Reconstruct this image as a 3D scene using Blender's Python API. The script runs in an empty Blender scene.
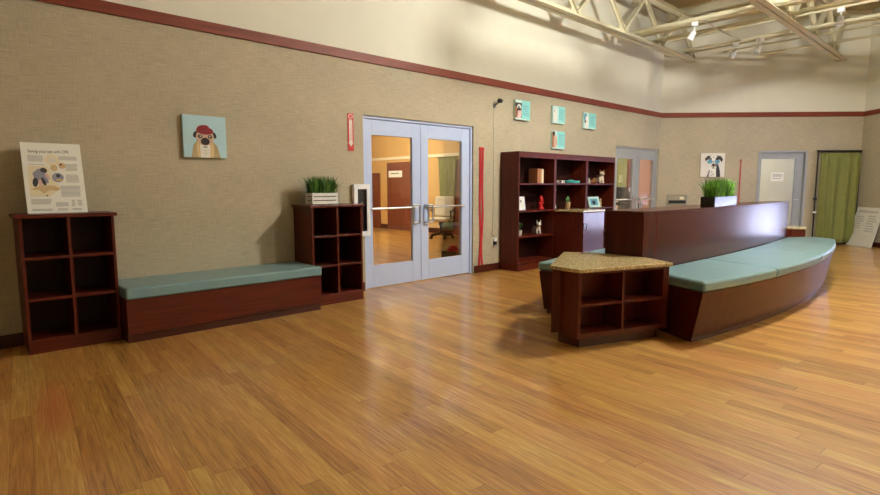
import bpy, bmesh, math, random
from mathutils import Vector, Matrix
random.seed(7)
SC = bpy.context.scene
COL = SC.collection
R = math.radians
PI = math.pi

# ------------------------------------------------------------------ materials
def srgb(r, g, b):
    f = lambda c: (c/255/12.92) if c/255 <= .04045 else ((c/255+.055)/1.055)**2.4
    return (f(r), f(g), f(b), 1)

def base_mat(name):
    m = bpy.data.materials.new(name); m.use_nodes = True
    nt = m.node_tree; b = nt.nodes['Principled BSDF']
    return m, nt, b

def N(nt, typ, **kw):
    n = nt.nodes.new(typ)
    for k, v in kw.items():
        if k.startswith('i_'):
            n.inputs[k[2:].replace('_', ' ')].default_value = v
        else:
            setattr(n, k, v)
    return n

def ramp(nt, stops):
    n = nt.nodes.new('ShaderNodeValToRGB'); cr = n.color_ramp
    while len(cr.elements) < len(stops): cr.elements.new(.5)
    for e, (p, c) in zip(cr.elements, stops):
        e.position = p; e.color = c
    return n

def scale(c, k): return (c[0]*k, c[1]*k, c[2]*k, 1)

def mottled(name, col, rough=.5, var=.08, nscale=30, spec=.5, coat=0, metal=0, bump=0, coat_rough=.1):
    """plain procedural material with a faint noise mottling"""
    m, nt, b = base_mat(name)
    tc = N(nt, 'ShaderNodeTexCoord'); no = N(nt, 'ShaderNodeTexNoise'); no.inputs['Scale'].default_value = nscale
    no.inputs['Detail'].default_value = 3
    nt.links.new(tc.outputs['Object'], no.inputs['Vector'])
    rp = ramp(nt, [(.3, scale(col, 1-var)), (.7, scale(col, 1+var))])
    nt.links.new(no.outputs['Fac'], rp.inputs['Fac']); nt.links.new(rp.outputs['Color'], b.inputs['Base Color'])
    b.inputs['Roughness'].default_value = rough; b.inputs['Metallic'].default_value = metal
    b.inputs['Specular IOR Level'].default_value = spec
    b.inputs['Coat Weight'].default_value = coat; b.inputs['Coat Roughness'].default_value = coat_rough
    if bump:
        bp = N(nt, 'ShaderNodeBump'); bp.inputs['Strength'].default_value = bump; bp.inputs['Distance'].default_value = .004
        nt.links.new(no.outputs['Fac'], bp.inputs['Height']); nt.links.new(bp.outputs['Normal'], b.inputs['Normal'])
    return m

def wood(name, c1, c2, rough=.3, coat=.3, axis='Z', gs=1.0, coat_rough=.15, spec=.35):
    m, nt, b = base_mat(name)
    tc = N(nt, 'ShaderNodeTexCoord'); mp = N(nt, 'ShaderNodeMapping')
    s = {'X': (2, 40, 40), 'Y': (40, 2, 40), 'Z': (40, 40, 2)}[axis]
    mp.inputs['Scale'].default_value = [k*gs for k in s]
    nt.links.new(tc.outputs['Object'], mp.inputs['Vector'])
    no = N(nt, 'ShaderNodeTexNoise'); no.inputs['Scale'].default_value = 1; no.inputs['Detail'].default_value = 4
    no.inputs['Distortion'].default_value = .4
    nt.links.new(mp.outputs['Vector'], no.inputs['Vector'])
    rp = ramp(nt, [(.3, c1), (.72, c2)])
    nt.links.new(no.outputs['Fac'], rp.inputs['Fac']); nt.links.new(rp.outputs['Color'], b.inputs['Base Color'])
    b.inputs['Roughness'].default_value = rough
    b.inputs['Coat Weight'].default_value = coat; b.inputs['Coat Roughness'].default_value = coat_rough
    b.inputs['Specular IOR Level'].default_value = spec
    return m

def M_math(nt, op, a, b=None, c=None):
    n = N(nt, 'ShaderNodeMath', operation=op)
    for i, v in enumerate((a, b, c)):
        if v is None: continue
        if isinstance(v, (int, float)): n.inputs[i].default_value = v
        else: nt.links.new(v, n.inputs[i])
    return n.outputs[0]

def floor_material():
    m, nt, b = base_mat('bamboo_planks')
    tc = N(nt, 'ShaderNodeTexCoord'); mp = N(nt, 'ShaderNodeMapping')
    mp.inputs['Rotation'].default_value = (0, 0, R(5))
    nt.links.new(tc.outputs['Object'], mp.inputs['Vector'])
    sp = N(nt, 'ShaderNodeSeparateXYZ'); nt.links.new(mp.outputs['Vector'], sp.inputs[0])
    x, y = sp.outputs['X'], sp.outputs['Y']
    W, L = .092, 1.7
    xs = M_math(nt, 'DIVIDE', x, W); row = M_math(nt, 'FLOOR', xs); xf = M_math(nt, 'FRACT', xs)
    wn = N(nt, 'ShaderNodeTexWhiteNoise', noise_dimensions='1D'); nt.links.new(row, wn.inputs['W'])
    yo = M_math(nt, 'MULTIPLY_ADD', wn.outputs['Value'], 7.3, M_math(nt, 'DIVIDE', y, L))
    pid = M_math(nt, 'FLOOR', yo); yf = M_math(nt, 'FRACT', yo)
    cb = N(nt, 'ShaderNodeCombineXYZ'); nt.links.new(row, cb.inputs[0]); nt.links.new(pid, cb.inputs[1])
    wn2 = N(nt, 'ShaderNodeTexWhiteNoise', noise_dimensions='2D'); nt.links.new(cb.outputs[0], wn2.inputs['Vector'])
    # grain, shifted per plank
    mp2 = N(nt, 'ShaderNodeMapping'); mp2.inputs['Scale'].default_value = (85, 3.6, 1)
    nt.links.new(mp.outputs['Vector'], mp2.inputs['Vector'])
    ad = N(nt, 'ShaderNodeVectorMath', operation='MULTIPLY_ADD')
    nt.links.new(wn2.outputs['Color'], ad.inputs[0]); ad.inputs[1].default_value = (50, 50, 50)
    nt.links.new(mp2.outputs['Vector'], ad.inputs[2])
    gr = N(nt, 'ShaderNodeTexNoise'); gr.inputs['Scale'].default_value = 1; gr.inputs['Detail'].default_value = 5
    gr.inputs['Roughness'].default_value = .65; gr.inputs['Distortion'].default_value = .6
    nt.links.new(ad.outputs[0], gr.inputs['Vector'])
    mixv = M_math(nt, 'MULTIPLY_ADD', wn2.outputs['Value'], .36, M_math(nt, 'MULTIPLY', M_math(nt, 'MULTIPLY_ADD', gr.outputs['Fac'], 2.3, -.65), .66))
    rp = ramp(nt, [(.06, srgb(124, 76, 32)), (.32, srgb(168, 116, 54)), (.60, srgb(193, 140, 70)), (.95, srgb(218, 174, 100))])
    nt.links.new(mixv, rp.inputs['Fac'])
    # some reddish planks
    hs = N(nt, 'ShaderNodeHueSaturation'); nt.links.new(rp.outputs['Color'], hs.inputs['Color'])
    sp2 = N(nt, 'ShaderNodeSeparateXYZ'); nt.links.new(wn2.outputs['Color'], sp2.inputs[0])
    nt.links.new(M_math(nt, 'MULTIPLY_ADD', sp2.outputs['Y'], .016, .494), hs.inputs['Hue'])
    hs.inputs['Saturation'].default_value = 1.0
    # reddish tint patch in the plank colour near the left shelf
    sx = M_math(nt, 'SUBTRACT', x, RED_PATCH[0]); sy = M_math(nt, 'SUBTRACT', y, RED_PATCH[1])
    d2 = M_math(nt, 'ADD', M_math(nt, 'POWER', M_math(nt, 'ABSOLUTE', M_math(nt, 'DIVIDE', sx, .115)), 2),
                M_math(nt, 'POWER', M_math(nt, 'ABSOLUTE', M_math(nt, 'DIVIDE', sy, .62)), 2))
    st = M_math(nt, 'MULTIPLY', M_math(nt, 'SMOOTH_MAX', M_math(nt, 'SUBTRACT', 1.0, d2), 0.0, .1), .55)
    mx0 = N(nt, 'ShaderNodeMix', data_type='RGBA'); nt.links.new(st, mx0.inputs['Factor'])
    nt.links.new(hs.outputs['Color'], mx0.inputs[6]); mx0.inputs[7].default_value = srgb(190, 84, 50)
    # gaps
    ex = M_math(nt, 'MINIMUM', xf, M_math(nt, 'SUBTRACT', 1.0, xf))
    gx = M_math(nt, 'LESS_THAN', ex, .012)
    ey = M_math(nt, 'LESS_THAN', yf, .0022)
    gap = M_math(nt, 'MAXIMUM', gx, ey)
    mx = N(nt, 'ShaderNodeMix', data_type='RGBA')
    nt.links.new(M_math(nt, 'MULTIPLY', gap, .55), mx.inputs['Factor'])
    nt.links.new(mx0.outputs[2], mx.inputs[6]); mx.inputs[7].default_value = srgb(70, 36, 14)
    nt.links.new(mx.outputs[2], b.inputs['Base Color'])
    b.inputs['Roughness'].default_value = .42
    b.inputs['Coat Weight'].default_value = .6; b.inputs['Coat Roughness'].default_value = .11
    bp = N(nt, 'ShaderNodeBump'); bp.inputs['Strength'].default_value = .12; bp.inputs['Distance'].default_value = .002
    h = M_math(nt, 'SUBTRACT', gr.outputs['Fac'], M_math(nt, 'MULTIPLY', gap, 1.5))
    nt.links.new(h, bp.inputs['Height']); nt.links.new(bp.outputs['Normal'], b.inputs['Normal'])
    return m

def fabric_wall(name, col):
    m, nt, b = base_mat(name)
    tc = N(nt, 'ShaderNodeTexCoord')
    outs = []
    for sc in ((7, 7, 160), (170, 170, 9), (1.1, 1.1, 1.6)):
        mp = N(nt, 'ShaderNodeMapping'); mp.inputs['Scale'].default_value = sc
        nt.links.new(tc.outputs['Object'], mp.inputs['Vector'])
        no = N(nt, 'ShaderNodeTexNoise'); no.inputs['Scale'].default_value = 1; no.inputs['Detail'].default_value = 3
        nt.links.new(mp.outputs['Vector'], no.inputs['Vector']); outs.append(no.outputs['Fac'])
    v = M_math(nt, 'ADD', M_math(nt, 'MULTIPLY', outs[0], .5), M_math(nt, 'MULTIPLY', outs[1], .35))
    v = M_math(nt, 'ADD', v, M_math(nt, 'MULTIPLY', outs[2], .25))
    rp = ramp(nt, [(.36, scale(col, .74)), (.55, col), (.74, scale(col, 1.24))])
    nt.links.new(v, rp.inputs['Fac']); nt.links.new(rp.outputs['Color'], b.inputs['Base Color'])
    b.inputs['Roughness'].default_value = .75; b.inputs['Specular IOR Level'].default_value = .25
    bp = N(nt, 'ShaderNodeBump'); bp.inputs['Strength'].default_value = .25; bp.inputs['Distance'].default_value = .002
    nt.links.new(v, bp.inputs['Height']); nt.links.new(bp.outputs['Normal'], b.inputs['Normal'])
    return m

def granite():
    m, nt, b = base_mat('granite')
    tc = N(nt, 'ShaderNodeTexCoord')
    no = N(nt, 'ShaderNodeTexNoise'); no.inputs['Scale'].default_value = 38; no.inputs['Detail'].default_value = 6
    no.inputs['Roughness'].default_value = .7
    vo = N(nt, 'ShaderNodeTexVoronoi'); vo.inputs['Scale'].default_value = 70
    nt.links.new(tc.outputs['Object'], no.inputs['Vector']); nt.links.new(tc.outputs['Object'], vo.inputs['Vector'])
    v = M_math(nt, 'ADD', M_math(nt, 'MULTIPLY', no.outputs['Fac'], .8), M_math(nt, 'MULTIPLY', vo.outputs['Distance'], .35))
    rp = ramp(nt, [(.30, srgb(106, 84, 48)), (.45, srgb(164, 142, 94)), (.6, srgb(192, 173, 126)), (.78, srgb(220, 208, 170))])
    nt.links.new(v, rp.inputs['Fac']); nt.links.new(rp.outputs['Color'], b.inputs['Base Color'])
    b.inputs['Roughness'].default_value = .16
    return m

def glass_pane(name, tint=(1, 1, 1, 1), refl=.06):
    m = bpy.data.materials.new(name); m.use_nodes = True; nt = m.node_tree
    nt.nodes.remove(nt.nodes['Principled BSDF'])
    t = N(nt, 'ShaderNodeBsdfTransparent'); t.inputs['Color'].default_value = tint
    g = N(nt, 'ShaderNodeBsdfGlossy'); g.inputs['Roughness'].default_value = .02
    fr = N(nt, 'ShaderNodeFresnel'); fr.inputs['IOR'].default_value = 1.45
    mx = N(nt, 'ShaderNodeMixShader')
    nt.links.new(M_math(nt, 'MULTIPLY', fr.outputs[0], refl*10), mx.inputs[0])
    nt.links.new(t.outputs[0], mx.inputs[1]); nt.links.new(g.outputs[0], mx.inputs[2])
    nt.links.new(mx.outputs[0], nt.nodes['Material Output'].inputs['Surface'])
    return m

def frosted_pane(name):
    m, nt, b = base_mat(name)
    b.inputs['Base Color'].default_value = srgb(225, 228, 205); b.inputs['Roughness'].default_value = .35
    b.inputs['Transmission Weight'].default_value = .8; b.inputs['IOR'].default_value = 1.1
    return m

def emitter(name, col, strength):
    m, nt, b = base_mat(name)
    b.inputs['Base Color'].default_value = col
    b.inputs['Emission Color'].default_value = col; b.inputs['Emission Strength'].default_value = strength
    return m

def ribbed(name, col):
    m, nt, b = base_mat(name)
    tc = N(nt, 'ShaderNodeTexCoord'); wv = N(nt, 'ShaderNodeTexWave'); wv.bands_direction = 'X'
    wv.inputs['Scale'].default_value = 2.1; wv.inputs['Distortion'].default_value = 0
    nt.links.new(tc.outputs['Object'], wv.inputs['Vector'])
    b.inputs['Base Color'].default_value = col; b.inputs['Roughness'].default_value = .6
    bp = N(nt, 'ShaderNodeBump'); bp.inputs['Strength'].default_value = .8; bp.inputs['Distance'].default_value = .04
    nt.links.new(wv.outputs['Fac'], bp.inputs['Height']); nt.links.new(bp.outputs['Normal'], b.inputs['Normal'])
    return m

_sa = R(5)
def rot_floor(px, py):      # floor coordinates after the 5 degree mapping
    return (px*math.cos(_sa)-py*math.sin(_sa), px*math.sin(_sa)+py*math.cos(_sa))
RED_PATCH = rot_floor(.43, -1.72)

M = {}
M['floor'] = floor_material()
M['fabric'] = fabric_wall('grasscloth', srgb(182, 172, 148))
M['paint'] = mottled('cream_paint', srgb(224, 222, 204), .7, .02, 4)
M['cherry'] = wood('dark_cherry', srgb(72, 21, 9), srgb(100, 35, 16), .36, 0)
M['cherry_h'] = wood('dark_cherry_flat', srgb(72, 21, 9), srgb(100, 35, 16), .36, 0, 'X')
M['cherry_dark'] = wood('cherry_shaded_back', srgb(40, 13, 9), srgb(54, 19, 12), .5, 0)  # back boards coloured darker to deepen the shade inside the open shelves
M['cherry_gloss'] = wood('gloss_cherry', srgb(60, 17, 10), srgb(78, 26, 14), .24, 0, 'Z', gs=.5, spec=.3)
M['cherry_bench'] = wood('bench_cherry', srgb(58, 16, 8), srgb(78, 25, 13), .3, 0, 'Z', gs=.5, spec=.22)
M['door_gloss'] = wood('lacquered_cherry', srgb(62, 17, 9), srgb(84, 28, 14), .16, 0, 'Z', spec=.6)
M['trimwood'] = wood('trim_cherry', srgb(112, 48, 30), srgb(136, 64, 42), .5, 0, 'X')
M['basewood'] = wood('baseboard_cherry', srgb(58, 20, 12), srgb(78, 30, 18), .35, .3, 'X')
M['teal'] = mottled('teal_vinyl', srgb(118, 152, 158), .33, .05, 6, .5, .15)
M['granite'] = granite()
M['doorpaint'] = mottled('grey_door_paint', srgb(196, 212, 246), .38, .02, 8)
M['doorgrey'] = mottled('grey_door_paint_darker', srgb(162, 167, 170), .4, .02, 8)
M['steel'] = mottled('brushed_steel', srgb(205, 205, 205), .38, .03, 60, metal=1)
M['glass'] = glass_pane('clear_glass')
M['frost'] = frosted_pane('frosted_glass')
M['white'] = mottled('white_plastic', srgb(246, 248, 250), .4, .02, 20)
M['whitepaint'] = mottled('white_wood', srgb(238, 235, 226), .5, .06, 25)
M['paper'] = mottled('paper', srgb(244, 244, 234), .6, .02, 20)
M['black'] = mottled('black_plastic', srgb(22, 22, 24), .35, .1, 20)
M['blackgloss'] = mottled('black_gloss', srgb(26, 27, 30), .2, .05, 20, .5, .2)
M['red'] = mottled('red_paint', srgb(196, 34, 34), .4, .05, 20)
M['redstrap'] = mottled('red_webbing', srgb(186, 44, 52), .6, .1, 60)
M['grass'] = mottled('grass_blades', srgb(70, 116, 36), .5, .35, 14)
M['grass2'] = mottled('grass_blades_bright', srgb(112, 172, 52), .5, .35, 14)
M['curtain'] = mottled('olive_cloth', srgb(128, 132, 70), .85, .08, 10)
M['steelcream'] = mottled('cream_steel', srgb(216, 210, 180), .5, .04, 6)
M['deck'] = ribbed('tan_roof_deck', srgb(184, 164, 112))
M['ochre'] = mottled('ochre_paint', srgb(212, 172, 104), .7, .03, 3)
M['peach'] = mottled('peach_paint', srgb(196, 152, 116), .7, .03, 3)
M['brownpanel'] = wood('brown_panel', srgb(110, 58, 40), srgb(136, 76, 54), .4, .1)
M['textgrey'] = mottled('print_grey', srgb(168, 168, 162), .7, .02, 10)
M['textdark'] = mottled('print_dark', srgb(60, 60, 60), .7, .02, 10)
M['teal_print'] = mottled('print_teal', srgb(142, 214, 208), .6, .05, 12)
M['teal_pale'] = mottled('print_pale_teal', srgb(196, 226, 220), .6, .04, 12)
M['blue_print'] = mottled('print_sky_blue', srgb(178, 216, 226), .6, .02, 8)
M['fawn'] = mottled('print_fawn', srgb(206, 172, 150), .7, .08, 12)
M['dkred'] = mottled('print_dark_red', srgb(142, 36, 42), .7, .1, 12)
M['dkbrown'] = mottled('print_dark_brown', srgb(52, 38, 40), .7, .1, 12)
M['tan'] = mottled('print_tan', srgb(180, 162, 118), .7, .08, 12)
M['yellow'] = mottled('print_pale_yellow', srgb(240, 230, 196), .7, .05, 12)
M['pink'] = mottled('print_pink', srgb(224, 190, 184), .7, .05, 12)
M['sandprint'] = mottled('print_sand', srgb(216, 192, 140), .7, .05, 12)
M['bluegrey'] = mottled('print_blue_grey', srgb(150, 150, 168), .7, .05, 12)
M['bluelens'] = mottled('print_blue', srgb(92, 158, 182), .6, .1, 12)
M['midgrey'] = mottled('print_mid_grey', srgb(120, 120, 116), .7, .15, 12)
M['canvas'] = mottled('canvas_white', srgb(232, 230, 220), .7, .02, 20)
M['plush'] = mottled('plush_cream', srgb(232, 220, 196), .9, .08, 40, bump=.3)
M['plushbrown'] = mottled('plush_brown', srgb(150, 96, 50), .9, .12, 40, bump=.3)
M['ceramic'] = mottled('ceramic_white', srgb(232, 226, 212), .3, .03, 20)
M['terracotta'] = mottled('tan_pot', srgb(170, 140, 92), .5, .08, 20)
M['leafgreen'] = mottled('leaf_green', srgb(70, 110, 60), .5, .15, 20)
M['tealplastic'] = mottled('teal_plastic', srgb(84, 196, 192), .3, .04, 20)
M['bookbrown'] = mottled('book_brown', srgb(170, 110, 72), .6, .08, 20)
M['booktan'] = mottled('book_tan', srgb(196, 168, 120), .6, .08, 20)
M['bookcream'] = mottled('book_cream', srgb(232, 222, 196), .6, .04, 20)
M['beige'] = mottled('beige_vinyl', srgb(236, 228, 206), .45, .05, 8)
M['cable'] = mottled('white_cable', srgb(214, 208, 190), .5, .02, 20)
M['silver'] = mottled('silver_plate', srgb(170, 170, 160), .3, .06, 30, metal=.6)
M['greenprint'] = mottled('print_green', srgb(110, 150, 120), .6, .05, 20)
M['faint'] = mottled('faint_marker', srgb(186, 186, 180), .6, .05, 20)
M['whiteboard'] = mottled('whiteboard', srgb(226, 226, 218), .3, .02, 6)
M['concrete'] = mottled('outdoor_concrete', srgb(205, 210, 235), .8, .1, 3)
M['lampglow'] = emitter('lamp_lens', (1, .93, .8, 1), 6)

# ------------------------------------------------------------------ mesh builder
class MB:
    def __init__(s): s.bm = bmesh.new(); s.mats = []
    def mi(s, m):
        if m not in s.mats: s.mats.append(m)
        return s.mats.index(m)
    def faces(s, vs, fs, m, smooth=False):
        i = s.mi(m); bv = [s.bm.verts.new(v) for v in vs]
        for f in fs:
            try:
                fc = s.bm.faces.new([bv[k] for k in f]); fc.material_index = i; fc.smooth = smooth
            except ValueError: pass
        return s
    def box(s, x0, x1, y0, y1, z0, z1, m, mtx=None):
        vs = [Vector((x, y, z)) for z in (z0, z1) for y in (y0, y1) for x in (x0, x1)]
        if mtx: vs = [mtx @ v for v in vs]
        return s.faces(vs, [(0, 2, 3, 1), (4, 5, 7, 6), (0, 1, 5, 4), (1, 3, 7, 5), (3, 2, 6, 7), (2, 0, 4, 6)], m)
    def prism(s, poly, z0, z1, m, poly2=None, smooth=False, mtx=None):
        p2 = poly2 or poly; n = len(poly)
        a = sum(poly[i][0]*poly[(i+1) % n][1]-poly[(i+1) % n][0]*poly[i][1] for i in range(n))
        if a < 0: poly = poly[::-1]; p2 = p2[::-1]
        vs = [Vector((x, y, z0)) for x, y in poly]+[Vector((x, y, z1)) for x, y in p2]
        if mtx: vs = [mtx @ v for v in vs]
        fs = [tuple(reversed(range(n))), tuple(range(n, 2*n))]+[(i, (i+1) % n, n+(i+1) % n, n+i) for i in range(n)]
        return s.faces(vs, fs, m)
    def xz(s, poly, y0, y1, m):          # polygon in X-Z, extruded along Y
        mt = Matrix(((1, 0, 0, 0), (0, 0, -1, 0), (0, 1, 0, 0), (0, 0, 0, 1)))
        return s.prism(poly, -max(y0, y1), -min(y0, y1), m, mtx=mt)
    def ellipse_xz(s, cx, cz, rx, rz, y0, y1, m, n=20, rot=0):
        c, d = math.cos(rot), math.sin(rot)
        p = []
        for k in range(n):
            a = 2*PI*k/n; u, v = rx*math.cos(a), rz*math.sin(a)
            p.append((cx+u*c-v*d, cz+u*d+v*c))
        return s.xz(p, y0, y1, m)
    def tube(s, pts, r, m, n=8, r2=None, caps=True):
        pts = [Vector(p) for p in pts]; K = len(pts); rings = []
        for i, p in enumerate(pts):
            t = (pts[min(i+1, K-1)]-pts[max(i-1, 0)]).normalized()
            up = Vector((0, 0, 1)) if abs(t.z) < .95 else Vector((1, 0, 0))
            a = t.cross(up).normalized(); b = t.cross(a)
            rr = r if r2 is None else r+(r2-r)*i/(K-1)
            rings.append([p+a*rr*math.cos(2*PI*k/n)+b*rr*math.sin(2*PI*k/n) for k in range(n)])
        vs = [v for rg in rings for v in rg]
        fs = [(i*n+k, i*n+(k+1) % n, (i+1)*n+(k+1) % n, (i+1)*n+k) for i in range(K-1) for k in range(n)]
        if caps: fs += [tuple(reversed(range(n))), tuple((K-1)*n+k for k in range(n))]
        return s.faces(vs, fs, m, True)
    def lathe(s, prof, m, c=(0, 0, 0), n=20):
        vs = []; 
        for r, z in prof:
            r = max(r, .0004)
            vs += [Vector((c[0]+r*math.cos(2*PI*k/n), c[1]+r*math.sin(2*PI*k/n), c[2]+z)) for k in range(n)]
        K = len(prof)
        fs = [(i*n+k, i*n+(k+1) % n, (i+1)*n+(k+1) % n, (i+1)*n+k) for i in range(K-1) for k in range(n)]
        fs += [tuple(reversed(range(n))), tuple((K-1)*n+k for k in range(n))]
        return s.faces(vs, fs, m, True)
    def ball(s, c, r, m, seg=14, mtx=None):
        if isinstance(r, (int, float)): r = (r, r, r)
        vs = []; fs = []
        rings = seg//2+2
        for i in range(rings+1):
            th = PI*i/rings; th = min(max(th, .02), PI-.02)
            for k in range(seg):
                ph = 2*PI*k/seg
                v = Vector((r[0]*math.sin(th)*math.cos(ph), r[1]*math.sin(th)*math.sin(ph), r[2]*math.cos(th)))
                if mtx: v = mtx @ v
                vs.append(v+Vector(c))
        for i in range(rings):
            for k in range(seg):
                fs.append((i*seg+k, (i+1)*seg+k, (i+1)*seg+(k+1) % seg, i*seg+(k+1) % seg))
        fs += [tuple(range(seg)), tuple(reversed([rings*seg+k for k in range(seg)]))]
        return s.faces(vs, fs, m, True)
    def build(s, name, parent=None, loc=(0, 0, 0), rotz=0, bevel=0, seg=2, remesh=0):
        bmesh.ops.recalc_face_normals(s.bm, faces=s.bm.faces[:])
        me = bpy.data.meshes.new(name); s.bm.to_mesh(me); s.bm.free()
        for m in s.mats: me.materials.append(M[m])
        if any(p.use_smooth for p in me.polygons): me.set_sharp_from_angle(angle=R(42))
        o = bpy.data.objects.new(name, me); COL.objects.link(o)
        o.location = loc; o.rotation_euler = (0, 0, rotz)
        if parent: o.parent = parent
        if bevel:
            md = o.modifiers.new('bevel', 'BEVEL'); md.width = bevel; md.segments = seg; md.limit_method = 'ANGLE'
            md.angle_limit = R(35)
        if remesh:
            md = o.modifiers.new('remesh', 'REMESH'); md.mode = 'VOXEL'; md.voxel_size = remesh; md.use_smooth_shade = True
        return o

def thing(name, label, cat, loc=(0, 0, 0), rotz=0, group=None, kind=None, rot=None):
    o = bpy.data.objects.new(name, None); COL.objects.link(o); o.empty_display_size = .1
    o.location = loc; o.rotation_euler = rot if rot else (0, 0, rotz)
    if label: o['label'] = label
    if cat: o['category'] = cat
    if group: o['group'] = group
    if kind: o['kind'] = kind
    return o
def tag(o, label, cat, group=None):
    o['label'] = label; o['category'] = cat
    if group: o['group'] = group
    return o
def struct(o): o['kind'] = 'structure'; return o
def dup(root, loc=None, rotz=None, label=None):
    r = root.copy(); COL.objects.link(r)
    if loc is not None: r.location = loc
    if rotz is not None: r.rotation_euler = (0, 0, rotz)
    if label: r['label'] = label
    for ch in list(root.children):
        c = ch.copy(); COL.objects.link(c); c.parent = r
        for g in list(ch.children):
            d = g.copy(); COL.objects.link(d); d.parent = c
    return r
def text(name, s, size, parent, loc, rot, mat, align='CENTER', squash=1):
    cu = bpy.data.curves.new(name, 'FONT'); cu.body = s; cu.size = size; cu.align_x = align; cu.align_y = 'CENTER'
    cu.extrude = .0003
    t = bpy.data.objects.new(name+'_tmp', cu); COL.objects.link(t)
    bpy.context.view_layer.update()
    me = bpy.data.meshes.new_from_object(t.evaluated_get(bpy.context.evaluated_depsgraph_get()))
    bpy.data.objects.remove(t)
    me.name = name; me.materials.clear(); me.materials.append(M[mat])
    o = bpy.data.objects.new(name, me); COL.objects.link(o); o.parent = parent
    o.location = loc; o.rotation_euler = rot; o.scale = (squash, 1, 1)
    return o
XZ = (R(90), 0, 0)      # text facing -Y

# ------------------------------------------------------------------ the setting
XC = 11.915                      # corner of the long left wall with the back wall
SB = 4.386                       # length of the back wall
CB = (XC+SB*math.sqrt(.5), -SB*math.sqrt(.5))
TB, TT = 2.815, 2.92             # trim board
RZ = 5.05                        # roof
YF, XL = -10.0, -3.0
LC = (CB[1]-YF)*math.sqrt(2)     # length of the right wall
XE = CB[0]-LC*math.sqrt(.5)

def wall(name, length, openings, loc, rotz, x0=0, thick=.14, z1=RZ, split=TB, low='fabric', up='paint'):
    xs = sorted({x0, length} | {o[0] for o in openings} | {o[1] for o in openings})
    zs = sorted({0, z1, split} | {o[2] for o in openings} | {o[3] for o in openings})
    mb = MB()
    for i in range(len(xs)-1):
        for j in range(len(zs)-1):
            cx, cz = (xs[i]+xs[i+1])/2, (zs[j]+zs[j+1])/2
            if any(o[0] < cx < o[1] and o[2] < cz < o[3] for o in openings): continue
            mb.box(xs[i], xs[i+1], 0, thick, zs[j], zs[j+1], low if cz < split else up)
    return struct(mb.build(name, None, loc, rotz))

D1 = (3.91, 5.88, 2.19); D2 = (10.0, 11.86, 2.115); D3 = (2.165, 3.235, 2.085)
WIN_C = [(1.2, 2.45, .06, 2.5)]
wall('wall_left', XC, [(D1[0], D1[1], 0, D1[2]), (D2[0], D2[1], 0, D2[2])], (0, 0, 0), 0, x0=XL)
wall('wall_back', SB, [(D3[0], D3[1], 0, D3[2])], (XC, 0, 0), R(-45))
wall('wall_right', LC, WIN_C, (CB[0], CB[1], 0), R(-135))
WIN_F = []
wall('wall_front', XE-XL, WIN_F, (XE, YF, 0), R(180))
wall('wall_side', -YF, [], (XL, YF, 0), R(90))

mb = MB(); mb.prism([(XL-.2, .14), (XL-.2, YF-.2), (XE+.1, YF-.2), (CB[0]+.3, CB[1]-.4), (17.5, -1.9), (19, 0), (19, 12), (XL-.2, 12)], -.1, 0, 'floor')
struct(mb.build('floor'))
mb = MB(); mb.prism([(XL-.2, .2), (XL-.2, YF-.2), (XE+.1, YF-.2), (CB[0]+.25, CB[1]), (XC, .2)], RZ, RZ+.1, 'deck')
struct(mb.build('ceiling'))
mb = MB()
mb.prism([(XE, YF-.3), (XL-2, YF-.3), (XL-2, -40), (50, -40), (50, -3), (CB[0]+.5, CB[1])], -.16, -.11, 'concrete')
struct(mb.build('ground'))

def run(name, segs, z0, z1, d, mat, loc, rotz):
    mb = MB()
    for a, b in segs: mb.box(a, b, -d, -.0005, z0, z1, mat)
    return struct(mb.build(name, None, loc, rotz, .004))
run('trim_1', [(XL, XC)], TB, TT, .02, 'trimwood', (0, 0, 0), 0)
run('trim_2', [(0, SB)], TB, TT, .02, 'trimwood', (XC, 0, 0), R(-45))
run('trim_3', [(0, LC)], TB, TT, .02, 'trimwood', (CB[0], CB[1], 0), R(-135))
run('baseboard_left', [(XL, D1[0]-.02), (D1[1]+.02, D2[0]-.02)], 0, .11, .015, 'basewood', (0, 0, 0), 0)
run('baseboard_back', [(0, D3[0]-.02), (D3[1]+.02, SB)], 0, .11, .015, 'basewood', (XC, 0, 0), R(-45))
run('baseboard_right', [(0, LC)], 0, .11, .015, 'basewood', (CB[0], CB[1], 0), R(-135))

# windows of the right and front walls (outside the frame; the daylight of the room)
def window(name, o, loc, rotz, n):
    w = thing(name, None, None, loc, rotz, kind='structure')
    f = MB(); x0, x1, z0, z1 = o
    for a, b, c, d in ((x0, x0+.06, z0, z1), (x1-.06, x1, z0, z1), (x0+.06, x1-.06, z0, z0+.06), (x0+.06, x1-.06, z1-.06, z1)):
        f.box(a, b, .03, .10, c, d, 'doorpaint')
    for k in range(1, n):
        xm = x0+(x1-x0)*k/n; f.box(xm-.025, xm+.025, .03, .10, z0+.06, z1-.06, 'doorpaint')
    f.build('window_frame', w)
    MB().box(x0+.06, x1-.06, .062, .068, z0+.06, z1-.06, 'glass').build('pane', w)
k = 1
for o in WIN_C: window('window_%d' % k, o, (CB[0], CB[1], 0), R(-135), 2); k += 1
for o in WIN_F: window('window_%d' % k, o, (XE, YF, 0), R(180), 3); k += 1

# doors --------------------------------------------------------------
def rect_frame(mb, x0, x1, z0, z1, l, r, b, t, y0, y1, mat):
    mb.box(x0, x0+l, y0, y1, z0, z1, mat); mb.box(x1-r, x1, y0, y1, z0, z1, mat)
    mb.box(x0+l, x1-r, y0, y1, z0, z0+b, mat); mb.box(x0+l, x1-r, y0, y1, z1-t, z1, mat)

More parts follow.
